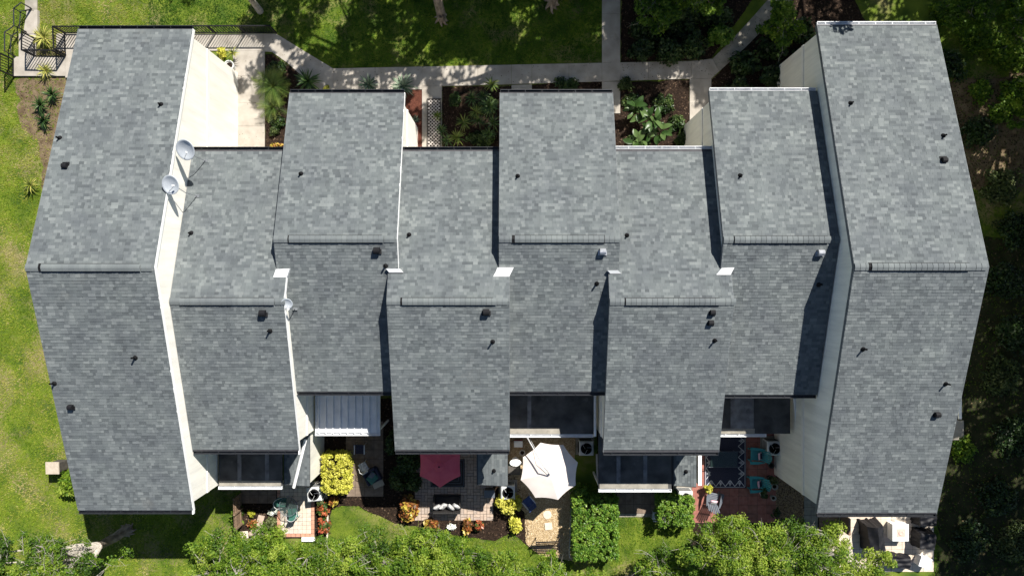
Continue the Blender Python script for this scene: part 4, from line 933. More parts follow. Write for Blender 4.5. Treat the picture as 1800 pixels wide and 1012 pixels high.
# ------------------------------------------------------------------ ground cover: grass blades, chips, stones
EXC = [gpoly(p) for p, _ in BEDS] + [gpoly(gravelpoly)]
EXC += [gpoly(p) for p in ([(100, 58), (486, 58), (590, 119), (1252, 102), (1400, -60), (1430, -30), (1264, 128), (1250, 165), (420, 320), (420, 165), (100, 92)],
        [(1056, -60), (1092, -60), (1092, 120), (1056, 120)], [(43, -60), (70, -60), (68, 62), (66, 100), (136, 100), (136, 138), (25, 138), (25, 99), (33, 98), (33, 60), (43, 60)],
        [(480, 855), (560, 855), (560, 950), (480, 950)], [(728, 790), (868, 790), (868, 917), (728, 917)], [(1438, 880), (1642, 880), (1642, 1008), (1438, 1008)])]
SOIL = [gpoly([(28, 140), (118, 137), (140, 200), (130, 330), (75, 340), (70, 250), (35, 215)]), gpoly([(1650, 150), (1830, 120), (1830, 330), (1690, 330)]), gpoly([(1640, 420), (1830, 420), (1830, 1030), (1650, 1030)])]
def field(x, y, s, o):
    return (np.sin(x * s + o) * np.cos(y * s * 1.13 + o * 2) + .6 * np.sin(x * s * 2.3 + y * s * 1.7 + o * 3) + .4 * np.cos(x * s * 4.1 - y * s * 3.7 + o)) / 2
def grass(label, x0, y0, x1, y1, dens, base, patch, seed):
    r = np.random.default_rng(seed); A, B = G(x0, y1), G(x1, y0); n_ = int((B.x - A.x) * (B.y - A.y) * dens)
    x = r.uniform(A.x, B.x, n_); y = r.uniform(A.y, B.y, n_); ok = np.ones(n_, bool)
    for p in EXC: ok &= ~pip(p, x, y)
    for H in HOUSE.values(): ok &= ~((x > H['xl'] - .1) & (x < H['xr'] + .1) & (y < H['yT'] + .1) & (y > H['yB'] - .1))
    for p in SOIL: ok &= ~(pip(p, x, y) & (r.random(n_) < .78))
    x, y = x[ok], y[ok]; n_ = len(x)
    dry = field(x, y, .55, seed) ; keep = r.random(n_) < np.clip(1.25 - .7 * np.clip(dry, 0, 1), .3, 1); x, y, dry = x[keep], y[keep], dry[keep]; n_ = len(x)
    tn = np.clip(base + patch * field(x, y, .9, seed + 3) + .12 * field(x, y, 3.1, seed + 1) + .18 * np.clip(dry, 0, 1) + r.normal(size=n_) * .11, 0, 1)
    VV, TT = [], []
    for b in range(3):
        a = r.uniform(0, 6.283, n_); L = r.uniform(.04, .09, n_); w = r.uniform(.010, .018, n_); hz = r.uniform(.025, .06, n_)
        ox, oy = r.normal(size=n_) * .02, r.normal(size=n_) * .02; ca, sa = np.cos(a), np.sin(a)
        p = np.stack([x + ox, y + oy], 1)
        v0 = np.stack([p[:, 0] - sa * w, p[:, 1] + ca * w, np.zeros(n_)], 1); v1 = np.stack([p[:, 0] + sa * w, p[:, 1] - ca * w, np.zeros(n_)], 1)
        v2 = np.stack([p[:, 0] + ca * L, p[:, 1] + sa * L, hz + .01], 1)
        VV.append(np.stack([v0, v1, v2], 1).reshape(-1, 3)); TT.append(np.repeat(tn, 3))
    V = np.concatenate(VV); Qd = np.arange(len(V)).reshape(-1, 3)
    o = link('grass', npmesh('grass', 'grass', V, Qd, np.concatenate(TT))); return stuff(o, label, 'grass')
grass('sunny yellow green lawn beside the end townhouse', -20, -20, 262, 1035, 210, .64, .27, 1)
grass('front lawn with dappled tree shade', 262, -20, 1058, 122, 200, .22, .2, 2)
grass('grass below the back gardens and in the lawn strips', 262, 850, 1440, 1035, 170, .46, .16, 3)
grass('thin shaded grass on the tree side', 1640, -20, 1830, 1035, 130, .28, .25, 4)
PAT = [(487, 850, 553, 943), (424, 780, 486, 884), (729, 770, 867, 914), (1216, 745, 1364, 918), (1474, 860, 1641, 1004), (608, 740, 674, 872), (1413, 770, 1438, 945), (1084, 820, 1158, 908)]
def scatter(name, label, poly, dens, size, m, seed, flat=.35, z=.02):
    r = np.random.default_rng(seed); P = gpoly(poly); xs_ = [p[0] for p in P]; ys_ = [p[1] for p in P]
    n_ = int((max(xs_) - min(xs_)) * (max(ys_) - min(ys_)) * dens); x = r.uniform(min(xs_), max(xs_), n_); y = r.uniform(min(ys_), max(ys_), n_); ok = pip(P, x, y)
    for q in PAT: A, B = G(q[0] - 1, q[3] + 1), G(q[2] + 1, q[1] - 1); ok &= ~((x > A.x) & (x < B.x) & (y > A.y) & (y < B.y))
    x, y = x[ok], y[ok]; n_ = len(x)
    s = size * r.uniform(.5, 1.3, n_); a = r.uniform(0, 6.28, n_); el_ = r.uniform(.45, 1, n_); q = []
    for k in range(4):
        t = a + k * math.pi / 2; e = s * (el_ if k % 2 else 1); q.append(np.stack([x + np.cos(t) * e, y + np.sin(t) * e, np.full(n_, z) + r.uniform(0, .01, n_)], 1))
    q.append(np.stack([x, y, z + s * flat + .004], 1)); V = np.stack(q, 1).reshape(-1, 3)
    b = (np.arange(n_) * 5)[:, None]; F = np.concatenate([b + np.array([[k, (k + 1) % 4, 4]]) for k in range(4)])
    o = link(name, npmesh(name, m, V, F, np.repeat(np.clip(r.beta(2, 2.5, n_), 0, 1), 5))); return stuff(o, label, 'ground cover')
scatter('gravel', 'loose yellow gravel in the yard with the cream parasol', gravelpoly, 900, .028, 'gravel', 5)
scatter('pebbles', 'loose brown pebbles beside the grey paver strip', pebpoly, 700, .035, 'pebble', 6, z=.03)
for k, (p, m) in enumerate(BEDS): scatter('bark_chips', 'bark chips ' + ['in the entry bed with the dwarf palm', 'in the dracaena bed', 'in the paddle leaf bed', 'below the middle walk', 'under the glossy shrubs', 'under the thicket', 'beside the tiled patio', 'around the dim yard', 'below the brick patio', 'around the small square hedge', 'around the red paver patio'][k], p, 110, .05, 'chips', 20 + k, .15)
for k, p in enumerate([(1650, 150), (1640, 420)]): scatter('dry_leaves', ['dry fallen leaves past the end roof', 'dry fallen leaves in the deep shade'][k], [[(1650, 150), (1830, 120), (1830, 330), (1690, 330)], [(1640, 420), (1830, 420), (1830, 1030), (1650, 1030)]][k], (60, 14)[k], .05, 'dryleaf', 50 + k, .25)
scatter('dry_leaves', 'dry leaves on the bare earth by the spiky plants', [(28, 140), (118, 137), (140, 200), (130, 330), (75, 340), (70, 250), (35, 215)], 40, .03, 'dryleaf', 53, .2)

for k, (q, lb) in enumerate((([(586, 121), (1058, 112), (1058, 142), (586, 156)], 'fallen leaves on the straight walk'), ([(1090, 112), (1215, 108), (1252, 104), (1390, -30), (1425, -30), (1264, 128), (1250, 139), (1090, 143)], 'fallen leaves on the shaded walk'), ([(410, 92), (466, 92), (466, 262), (410, 262)], 'fallen leaves on the entry slabs'), ([(460, 60), (486, 60), (586, 121), (560, 158), (478, 92)], 'fallen leaves on the diagonal walk'))):
    scatter('fallen_leaves', lb, q, (7, 16, 3, 5)[k], .028, 'dryleaf', 80 + k, .2, z=.06)

# ------------------------------------------------------------------ paved yards
def patio(label, x0, y0, x1, y1, base='joint', z=.03):
    A, B = G(x0, y1), G(x1, y0); o = MB().box(((A.x + B.x) / 2, (A.y + B.y) / 2, z - .06), (B.x - A.x, B.y - A.y, .1)).build('patio', base); struct(o, label)
    return o, A.x, A.y, B.x, B.y
def tiles(o, X0, Y0, X1, Y1, tx, ty, m, name='tile', z=-.02, stag=0.0, jit=.004, skip=None, gap=.012):
    nx, ny = max(1, round((X1 - X0) / tx)), max(1, round((Y1 - Y0) / ty)); sx, sy = (X1 - X0) / nx, (Y1 - Y0) / ny
    ms = {'tilecream': ['tilecream', 'tilecream2', 'tilecream3'], 'brickred': ['brickred', 'brickred', 'brickred2']}.get(m, [m])
    me_ = [MB().box((0, 0, .02), (sx - gap, sy - gap, .04), bev=.006).mesh(name, q) for q in ms]
    for j in range(ny):
        for i in range(nx):
            link(name, random.choice(me_), o, loc=(X0 + (i + .5) * sx, Y0 + (j + .5) * sy, z + .002 + random.uniform(0, jit)))
o, X0, Y0, X1, Y1 = patio('tiled patio with terracotta border', 487, 850, 553, 943)
b = .19
tiles(o, X0 + b, Y0 + b, X1 - b, Y1, .24, .24, 'tilecream', gap=.006); tiles(o, X0, Y0, X1, Y0 + b, .26, b, 'tilered'); tiles(o, X0, Y0 + b, X0 + b, Y1, b, .26, 'tilered'); tiles(o, X1 - b, Y0 + b, X1, Y1, b, .26, 'tilered')
o, X0, Y0, X1, Y1 = patio('dark paved ground under the flat patio roof', 424, 780, 486, 884)
tiles(o, X0, Y0, X1, Y1, .45, .45, 'tilebrown', 'paver')
o, X0, Y0, X1, Y1 = patio('basket weave brick patio', 729, 770, 867, 914)
mz = .352; nx, ny = round((X1 - X0) / mz), round((Y1 - Y0) / mz); sx, sy = (X1 - X0) / nx, (Y1 - Y0) / ny
mh = MB().box((0, 0, .02), (sx - .014, sy / 2 - .014, .04), bev=.007).mesh('brick', 'brickpink'); mh2 = MB().box((0, 0, .02), (sx - .014, sy / 2 - .014, .04), bev=.007).mesh('brick', 'brickpink2'); mv2 = MB().box((0, 0, .02), (sx / 2 - .014, sy - .014, .04), bev=.007).mesh('brick', 'brickpink2'); mv = MB().box((0, 0, .02), (sx / 2 - .014, sy - .014, .04), bev=.007).mesh('brick', 'brickpink')
for j in range(ny):
    for i in range(nx):
        cx, cy = X0 + (i + .5) * sx, Y0 + (j + .5) * sy
        for s in (-.25, .25):
            if (i + j) % 2: link('brick', random.choice((mh, mh, mh2)), o, loc=(cx, cy + s * sy, -.018 + random.uniform(0, .005)))
            else: link('brick', random.choice((mv, mv, mv2)), o, loc=(cx + s * sx, cy, -.018 + random.uniform(0, .005)))
o, X0, Y0, X1, Y1 = patio('red square paver patio', 1216, 745, 1364, 918)
tiles(o, X0, Y0, X1, Y1, .5, .5, 'brickred', 'paver', jit=.008)
o, X0, Y0, X1, Y1 = patio('cream stone patio behind the end townhouse', 1474, 860, 1641, 1004)
tiles(o, X0, Y0, X1, Y1, .62, .42, 'tilecream', jit=.003, gap=.006)
o, X0, Y0, X1, Y1 = patio('brown paved dim yard', 608, 740, 674, 872)
tiles(o, X0, Y0, X1, Y1, .52, .52, 'tilebrown', 'paver')
o, X0, Y0, X1, Y1 = patio('grey paver strip along the shaded wall', 1413, 770, 1438, 945)
tiles(o, X0, Y0, X1, Y1, .4, .42, 'greypaver', 'paver')
o, X0, Y0, X1, Y1 = patio('worn stone patio above the strip of lawn', 1084, 820, 1158, 908)
tiles(o, X0, Y0 + .2, X1, Y1, .5, .5, 'tilebrown', 'paver'); tiles(o, X0, Y0, X1, Y0 + .2, .45, .2, 'concrete2', 'edge_stone')
br = MB().prism(gpoly([(455, 904), (466, 906), (461, 922), (472, 938), (462, 944), (452, 936), (440, 942), (436, 936), (447, 926), (452, 914)]), -.02, .05).build('stone_path', 'brickpink'); struct(br, 'branching pale stone path')
for p in ((531, 943, 542, 950), (543, 943, 554, 950)):
    a, c = G(p[0], p[3]), G(p[2], p[1]); q = MB().box(((a.x + c.x) / 2, (a.y + c.y) / 2, .06), (c.x - a.x, c.y - a.y, .16), bev=.02).build('concrete_block', 'white'); tag(q, 'white block at the lawn edge of the tiled patio, ' + ('nearer the branching path' if p[0] < 540 else 'nearer the edging board'), 'block', 'white blocks')
for p, lb, rd_ in (((962, 904), 'round pale stepping stone in the yellow gravel', 1), ((964, 924), 'square pale stepping stone in the yellow gravel', 0), ((430, 939), 'small square stone at the end of the wooden fence', 0)):
    q = MB()
    if rd_: q.lathe([(.24, -.01), (.24, .03), (.22, .045)], (0, 0, .01), 18)
    else: q.box((0, 0, .03), (.42, .4, .06), rz=.1, bev=.015)
    q = q.build('stepping_stone', 'tilecream', loc=G(*p)); tag(q, lb, 'stone')

# ------------------------------------------------------------------ furniture builders
def pillow(parent, c, w, h, t, m, rot=(0, 0, 0), name='cushion'):
    mb_ = MB(); n_ = 8; vs = []
    for sd in (1, -1):
        for j in range(n_ + 1):
            for i in range(n_ + 1):
                u, v = i / n_ * 2 - 1, j / n_ * 2 - 1; e = max(0, (1 - u ** 4) * (1 - v ** 4)) ** .5; k_ = 1 - .06 * (1 - abs(u)) * (abs(v) > .9) - .06 * (1 - abs(v)) * (abs(u) > .9)
                vs.append((u * w / 2 * k_, v * h / 2 * k_, sd * (t / 2 * e + .004)))
    N_ = (n_ + 1) ** 2; fs = []
    for j in range(n_):
        for i in range(n_):
            a = j * (n_ + 1) + i; fs += [(a, a + 1, a + n_ + 2, a + n_ + 1), (N_ + a, N_ + a + n_ + 1, N_ + a + n_ + 2, N_ + a + 1)]
    mb_.add(vs, fs); o = mb_.build(name, m, parent, smooth=True); o.location = c; o.rotation_euler = rot; return o
def gores(root, n_, r, h, a0, m, sag=.05, vent=None):
    for k in range(n_):
        t0, t1 = a0 + 2 * math.pi * k / n_, a0 + 2 * math.pi * (k + 1) / n_; mb_ = MB(); vs = []; S_ = 6
        for s in range(S_ + 1):
            q = .03 + .97 * s / S_
            for j in range(5):
                f = j / 4; x = q * r * ((1 - f) * math.cos(t0) + f * math.cos(t1)); y = q * r * ((1 - f) * math.sin(t0) + f * math.sin(t1))
                pull = 1 - .035 * 4 * f * (1 - f) * (s == S_)
                vs.append((x * pull, y * pull, h * (1 - q ** 1.25) - sag * 4 * f * (1 - f) * q))
        fs = [(s * 5 + j, s * 5 + j + 1, s * 5 + 6 + j, s * 5 + 5 + j) for s in range(S_) for j in range(4)]
        mb_.add(vs, fs).build('canopy_panel', m, root, smooth=True)
        MB().tube([(0, 0, h - .03), (r * .5 * math.cos(t0), r * .5 * math.sin(t0), h * .55 - .03), (r * .98 * math.cos(t0), r * .98 * math.sin(t0), -.02)], .012, 5).build('rib', 'chairframe', root)

# red parasol
c = G(773, 817, 2.3)
u = thing('parasol', 'red six sided parasol beside the house eave on the brick patio', 'parasol', (c.x, c.y, 0))
cv = bpy.data.objects.new('canopy', None); C.objects.link(cv); cv.parent = u; cv.location = (0, 0, 2.12)
gores(cv, 6, 1.24, .42, R(-90), 'redfabric', .03)
MB().lathe([(.30, .0), (.2, .07), (.05, .12), (.02, .12)], (0, 0, 2.53), 6).build('vent_cap', 'redfabric', u); MB().lathe([(.035, 0), (.045, .04), (.015, .09)], (0, 0, 2.64), 10).build('finial', 'black', u)
MB().tube([(0, 0, 0), (0, 0, 2.5)], .024, 8).build('pole', 'black', u); MB().lathe([(.26, .0), (.26, .05), (.08, .09), (.04, .3)], (0, 0, .03), 18).build('base', 'black', u)
# cream cantilever parasol
c = G(966, 830, 2.75)
u = thing('cantilever_parasol', 'large cream eight sided cantilever parasol over the gravel yard', 'parasol', (c.x, c.y, 0))
cv = bpy.data.objects.new('canopy', None); C.objects.link(cv); cv.parent = u; cv.location = (0, 0, 2.5)
gores(cv, 8, 1.56, .36, R(17), 'creamfabric', .02)
A = G(932, 778, 3.2) - Vector((c.x, c.y, 0)); Pm = Vector((A.x - .25, A.y + .3, 0)); 
MB().tube([Pm, Pm + Vector((0, 0, 2.3)), A, Vector((-.3, .42, 3.35)), Vector((0, 0, 3.05))], [.045, .045, .035, .03, .025], 8).build('arm', 'chairframe', u)
MB().tube([Pm + Vector((.05, .03, 2.0)), Vector((-.45, .8, 3.2)), Vector((.02, -.03, 3.02))], .012, 5).build('stay', 'chairframe', u)
MB().lathe([(.05, 0), (.06, .1), (.03, .2)], (0, 0, 2.86), 10).build('hub', 'chairframe', u)
MB().box((0, 0, .06), (1.0, .12, .08), rz=.8).build('base', 'black', u).location = Pm; MB().box((0, 0, .06), (1.0, .12, .078), rz=-.8).build('base', 'black', u).location = Pm

# sofa
c = G(787, 880); s = thing('sofa', 'black rattan sofa with four cushions on the brick patio', 'sofa', (c.x, c.y, .03))
MB().box((0, .02, .22), (1.5, .82, .18), bev=.02).build('seat', 'rattan', s); MB().box((0, .06, .36), (1.34, .66, .1), bev=.03).build('seat_cushion', 'blackfabric', s)
MB().box((0, -.40, .45), (1.5, .09, .66), rx=.12, bev=.015).build('backrest', 'rattan', s)
for x in (-1, 1):
    MB().box((x * .71, .0, .42), (.09, .78, .22), bev=.015).build('armrest', 'rattan', s)
    for y in (-.36, .36): MB().box((x * .68, y, .065), (.06, .06, .13)).build('leg', 'black', s)
for k, (x, a) in enumerate(((-.5, .5), (-.2, .75), (.2, -.75), (.5, -.55))):
    q = pillow(s, (x, -.16 + .05 * (k % 2), .58), .46, .46, .17, 'cushion', (R(58), 0, a)); 
# dark rug
def rug(label, x0, y0, x1, y1, m, border, z, nb=3):
    A, B = G(x0, y1), G(x1, y0); c = (A + B) / 2; w, d = B.x - A.x, B.y - A.y
    r = thing('rug', label, 'rug', (c.x, c.y, z)); MB().box((0, 0, .006), (w, d, .012)).build('pile', m, r)
    for k in range(nb):
        e = .06 + k * .14; f = MB()
        for sx_, sy_, lx, ly in ((0, 1, w - 2 * e, .022), (0, -1, w - 2 * e, .022), (1, 0, .022, d - 2 * e - .05), (-1, 0, .022, d - 2 * e - .05)): f.box((sx_ * (w / 2 - e), sy_ * (d / 2 - e), .0135), (lx, ly, .005))
        f.build('border_stripe', border, r)
    return r, w, d
rug('black rug with thin border stripes under the red parasol', 757, 806, 817, 855, 'rattan', 'slate', .034)
r, w, d = rug('navy rug with a pale leaf border under the glass table', 1238, 742, 1311, 857, 'navy', 'rugwhite', .034, 1)
pt = MB(); bw = .62
def zig(ax, pos, a, b, half):
    n_ = max(2, round((b - a) / .58)); st = (b - a) / n_
    def seg(p, q, wd=.022):
        v = Vector((q[0] - p[0], q[1] - p[1], 0)); pt.box(((p[0] + q[0]) / 2, (p[1] + q[1]) / 2, .0142 + random.uniform(0, .0008)), (v.length, wd, .004), rz=math.atan2(v.y, v.x))
    P_ = (lambda u, v: (u, pos + v)) if ax == 'x' else (lambda u, v: (pos + v, u))
    for k in range(n_):
        u0, um, u1 = a + k * st, a + (k + .5) * st, a + (k + 1) * st
        seg(P_(u0, -half), P_(um, half), .03); seg(P_(um, half), P_(u1, -half), .03); seg(P_(um, -half), P_(um, half), .016)
        for f in (.25, .5, .75): seg(P_(um, -half + f * 1.2 * half), P_(um + st * .24 * (1 - f * .5), -half + f * 1.2 * half + .16), .014); seg(P_(um, -half + f * 1.2 * half), P_(um - st * .24 * (1 - f * .5), -half + f * 1.2 * half + .16), .014)
zig('x', -d / 2 + .27, -w / 2 + .1, w / 2 - .1, .17); zig('y', w / 2 - .27, -d / 2 + .5, d / 2 - .1, .17); zig('y', -w / 2 + .2, -d / 2 + .5, d / 2 - .1, .1)
pt.build('leaf_pattern', 'rugwhite', r)
# low glass table
c = G(1268, 803); t = thing('glass_table', 'long dark glass table on the navy rug', 'table', (c.x, c.y, .046))
MB().box((0, 0, .44), (1.5, .85, .016)).build('glass_top', 'glassdark', t)
for y in (-.425, .425): MB().box((.1, y, .43), (1.9, .03, .03)).build('frame_rail', 'slate', t)
for x in (-.65, .65):
    for y in (-.38, .38): MB().tube([(x, y, 0), (x, y, .42)], .02, 6).build('leg', 'slate', t)

def adirondack(label, p, rz, m, pil, grp=None, pt_=(0, 0)):
    r = thing('adirondack_chair', label, 'chair', p, rz, grp)       # faces +y
    for k in range(6): MB().box((0, .26 - .095 * k, .37 - .022 * k), (.56, .083, .022), rx=-.2).build('seat_slat', m, r)
    for k in range(6):
        x = (k - 2.5) * .092; L = .86 - .05 * abs(k - 2.5) ** 1.3
        MB().box((x * 1.12, -.30 - L * .17, .30 + L * .44), (.08, .02, L), rx=R(26), ry=x * .25).build('back_slat', m, r)
    for sx_ in (-1, 1):
        MB().add([(sx_ * .30, .40, .55), (sx_ * .47, .38, .55), (sx_ * .46, .0, .55), (sx_ * .38, -.42, .55), (sx_ * .32, -.42, .55), (sx_ * .31, .0, .55)] + [(sx_ * .30, .40, .575), (sx_ * .47, .38, .575), (sx_ * .46, .0, .575), (sx_ * .38, -.42, .575), (sx_ * .32, -.42, .575), (sx_ * .31, .0, .575)],
                 [(0, 1, 2, 3, 4, 5), (11, 10, 9, 8, 7, 6)] + [(k, (k + 1) % 6, 6 + (k + 1) % 6, 6 + k) for k in range(6)]).build('armrest', m, r)
        MB().box((sx_ * .32, .30, .275), (.03, .1, .55)).build('leg', m, r); MB().box((sx_ * .29, -.08, .2), (.028, .95, .12), rx=-.3).build('leg', m, r)
    MB().box((0, -.50, .62), (.66, .02, .06), rx=R(26)).build('back_brace', m, r)
    q = pillow(r, (0, -.17, .50), .40, .30, .12, pil, (R(40), 0, .08)); MB().box((0, 0, .062), (.30, .2, .004)).build('cushion_print', 'navy' if pil == 'pink' and m == 'teal' else 'cushion', q)
    return r
adirondack('teal slatted chair with a patterned cushion facing the glass table, beside the far condenser', G(1325, 797, .034), R(88), 'teal', 'pink', 'teal chairs on the red pavers')
adirondack('teal slatted chair with a patterned cushion at the rug corner', G(1324, 846, .034), R(92), 'teal', 'pink', 'teal chairs on the red pavers')
adirondack('slate grey slatted chair with a pink cushion beside the white capped screen', G(1251, 872, .034), R(-12), 'slate', 'pink')

def chair(name, label, p, rz, m, frame, w=.52, grp=None, roundback=False):
    r = thing(name, label, 'chair', p, rz, grp)
    MB().box((0, 0, .43), (w, .5, .04), bev=.012).build('seat', m, r)
    if roundback:
        pts = [(w * .55 * math.cos(a), w * .62 * math.sin(a) - .02, .62 + .18 * (math.sin(a) < -.3)) for a in [R(20 - 22 * k) for k in range(11)]]
        MB().tube(pts, .018, 6).build('back_hoop', frame, r)
        MB().box((0, -.26, .62), (w * .8, .025, .34), rx=R(14)).build('backrest', m, r)
    else:
        MB().box((0, -.29, .68), (w, .03, .48), rx=R(16)).build('backrest', m, r)
        for sx_ in (-1, 1): MB().box((sx_ * (w / 2 + .02), -.02, .63), (.05, .52, .025)).build('armrest', frame, r)
    for sx_ in (-1, 1):
        for y in (-.22, .22): MB().tube([(sx_ * w * .46, y, .43), (sx_ * w * .5, y * 1.15, 0)], .016, 6).build('leg', frame, r)
    return r
chair('patio_chair', 'green sling chair tucked under the round glass table', G(500, 878, .03), R(-90), 'chairgreen', 'chairframe', roundback=True)
chair('patio_chair', 'green sling chair half in the sun below the round glass table', G(519, 897, .03), R(8), 'chairgreen', 'chairframe', roundback=True)
c = G(514, 883, .03); t = thing('round_table', 'round glass table beside a closet on the tiled patio', 'table', c)
MB().lathe([(.5, 0), (.5, .012)], (0, 0, .71), 32).build('glass_top', 'glassclear', t); ri = [(.51 * math.cos(a), .51 * math.sin(a), .716) for a in [2 * math.pi * k / 32 for k in range(33)]]
MB().tube(ri, .016, 6).build('rim', 'slate', t)
for k in range(5):
    a = 2 * math.pi * k / 5 + .3; MB().tube([(.46 * math.cos(a), .46 * math.sin(a), .7), (.1 * math.cos(a), .1 * math.sin(a), .4), (.4 * math.cos(a), .4 * math.sin(a), 0)], .014, 5).build('leg', 'slate', t)
chair('sling_chair', 'white framed sling chair under the edge of the ribbed patio roof', G(636, 786, .03), R(180), 'navy', 'chairframe', w=.5)
chair('sling_chair', 'small pale chair with striped seat in the dim yard', G(642, 817, .03), R(30), 'cushion', 'chairframe', w=.44, roundback=True)
c = G(657, 834, .03); a_ = thing('armchair', 'square navy armchair with a teal throw in the dim yard', 'armchair', c, R(28))
MB().box((0, 0, .22), (.74, .74, .3), bev=.04).build('seat', 'navy', a_); MB().box((0, .38, .42), (.74, .12, .5), bev=.03).build('backrest', 'navy', a_)
for x in (-1, 1): MB().box((x * .37, 0, .32), (.1, .72, .42), bev=.03).build('armrest', 'navy', a_)
pillow(a_, (-.02, -.06, .44), .6, .5, .2, 'chairgreen', (.1, .1, .3)); pillow(a_, (.05, .1, .5), .36, .3, .16, 'slate', (.3, 0, .5))
m_ = MB().box((0, 0, .02), (.62, .5, .04), rz=R(24), bev=.01).build('floor_mat', 'beige', loc=G(664, 848, .03)); tag(m_, 'beige mat at the foot of the square navy armchair', 'mat')
chair('garden_chair', 'thin white garden chair in the shadow of the small square hedge', G(1152, 902), R(85), 'acbody', 'chairframe', w=.42)
f = chair('folding_chair', 'folded blue canvas chair under the rim of the cream parasol', G(929, 877, .02), R(40), 'blue', 'chairframe', w=.5)

# bench
c = G(962, 953); b_ = thing('bench', 'black slatted metal bench on the yellow gravel', 'bench', (c.x, c.y, .02), R(182))
for k in range(6): MB().box((0, .24 - .085 * k, .43), (1.3, .05, .02)).build('seat_slat', 'black', b_)
for k in range(5): MB().box((0, -.26 - .02 * k, .52 + .085 * k), (1.3, .02, .05), rx=.2).build('back_slat', 'black', b_)
for x in (-.64, .64):
    MB().tube([(x, .26, 0), (x, .27, .62), (x, -.1, .66), (x, -.28, .62)], .022, 6).build('arm_frame', 'black', b_); MB().tube([(x, -.3, 0), (x, -.26, .43), (x, -.38, .92)], .022, 6).build('leg', 'black', b_)
# wire fence beside the hedge
A, B = G(1003, 868), G(999, 972); fe = thing('wire_fence', 'thin wire fence between the gravel yard and the large hedge', 'fence', A)
for k in range(4): q = (B - A) * k / 3; MB().tube([q, q + Vector((0, 0, .85))], .018, 6).build('post', 'wood', fe)
for z in (.25, .55, .82): MB().tube([Vector((0, 0, z)), (B - A) + Vector((0, 0, z))], .006, 4).build('wire', 'galv', fe)
# wooden fence beside the tiled patio
A, B = G(424, 866), G(426, 918); fe = thing('wooden_fence', 'short wooden fence between the shaded lawn and the tiled patio yard', 'fence', A, math.atan2((B - A).y, (B - A).x))
L = (B - A).length
for k in range(10): MB().box(((k + .5) * L / 10, random.uniform(-.006, .006), .55), (L / 10 - .02, .025, 1.1 + random.uniform(-.03, .03))).build('board', 'wood', fe)
for z in (.25, .9): MB().box((L / 2, .035, z), (L, .04, .08)).build('rail', 'wood', fe)
for k in (0, .5, 1): MB().box((k * L, .06, .6), (.09, .09, 1.25)).build('post', 'wood', fe)
ed = MB().prism(gpoly([(575.5, 905), (578, 905), (577, 944), (574.5, 944)]), -.02, .12).build('edging_board', 'tilecream'); tag(ed, 'pale edging board along the red crotons', 'edging')
# yard clutter
def tubpot(label, p, r, h, m, plant=None, grp='plant pots on the shaded pavers'):
    o = thing('plant_pot', label, 'pot', p, 0, grp)
    MB().lathe([(r * .7, 0), (r, h), (r * 1.06, h), (r * 1.06, h + .03), (r * .9, h + .03), (r * .88, h - .04), (.01, h - .04)], (0, 0, 0), 16).build('pot', m, o); MB().lathe([(r * .86, 0), (r * .5, .02)], (0, 0, h - .05), 12).build('soil', 'mulch', o)
    if plant:
        rr = np.random.default_rng(int(abs(p.x * 1000))); cs = rr.normal(size=(14, 3)) * np.array([r * .55, r * .55, .1]) + np.array([0, 0, h + .16])
        V, Q, T = leaves(cs, np.full(14, .12), 22, .06, rr.uniform(.2, .9, 14), 1, int(abs(p.y * 1000)), up=.4); link('foliage', npmesh('foliage', plant, V, Q, T), o)
for a, b, r_, m, pl, lb in ((1358, 852, .17, 'pot', None, 'empty pale pot where the pavers meet the pebbles'), (1338, 866, .15, 'pot', 'darkleaf', 'pale pot with a dark plant on the red pavers'), (1340, 856, .16, 'darkpot', 'darkleaf', 'dark pot with a dark plant behind the teal chairs'),
                        (1356, 872, .14, 'pot', None, 'small pale pot under the tree edge'), (1362, 898, .2, 'darkpot', 'darkleaf', 'wide dark pot at the corner of the pebble strip'), (1352, 815, .16, 'darkpot', None, 'dark pot in the corner behind the upper teal chair'), (1352, 838, .17, 'darkpot', 'oakgrey', 'dark pot with a grey green plant between the teal chairs'),
                        (1241, 855, .14, 'slate', 'yellowleaf', 'slate pot with a small bright green plant by the screen'), (918, 793, .16, 'pot', None, 'pale round pot beside the patio roof of the gravel yard'), (409, 120, .26, 'acbody', None, 'large pale grey pot at the foot of the side wall'), (567, 874, .15, 'pot', 'oakgrey', 'pale pot below the condenser by the yellow hedge')):
    tubpot(lb, G(a, b, .03), r_, .32 if r_ < .25 else .5, m, pl)
o = thing('oval_table', 'small white oval table between closet roof and cream parasol', 'table', G(906, 808, .02)); MB().lathe([(.3, 0), (.32, .02), (.3, .035)], (0, 0, .6), 24, sy=.62).build('table_top', 'white', o); MB().tube([(0, 0, 0), (0, 0, .6)], .03, 8).build('leg', 'chairframe', o); MB().lathe([(.2, 0), (.05, .04)], (0, 0, 0), 16).build('base', 'chairframe', o)
o = thing('storage_bin', 'dark green storage bin behind the white oval table', 'bin', G(904, 822, .02)); MB().box((0, 0, .25), (.62, .42, .5), top=1.04).build('body', 'chairgreen', o); MB().box((0, 0, .52), (.68, .48, .05), bev=.02).build('lid', 'darkpot', o)
o = thing('cooler', 'red cooler under the patio roof edge of the gravel yard', 'cooler', G(911, 777, .02)); MB().box((0, 0, .2), (.45, .32, .38), top=1.05).build('body', 'redplastic', o); MB().box((0, 0, .41), (.48, .35, .05), bev=.015).build('lid', 'white', o)
q = MB().box((0, 0, .9), (.09, 1.6, .05), rx=.1, rz=.04).build('loose_board', 'pot', loc=G(1046, 815)); q2 = None
q.location.z = -.0; tag(q, 'long pale board leaning in the dark gap beside the flat patio roof', 'board')
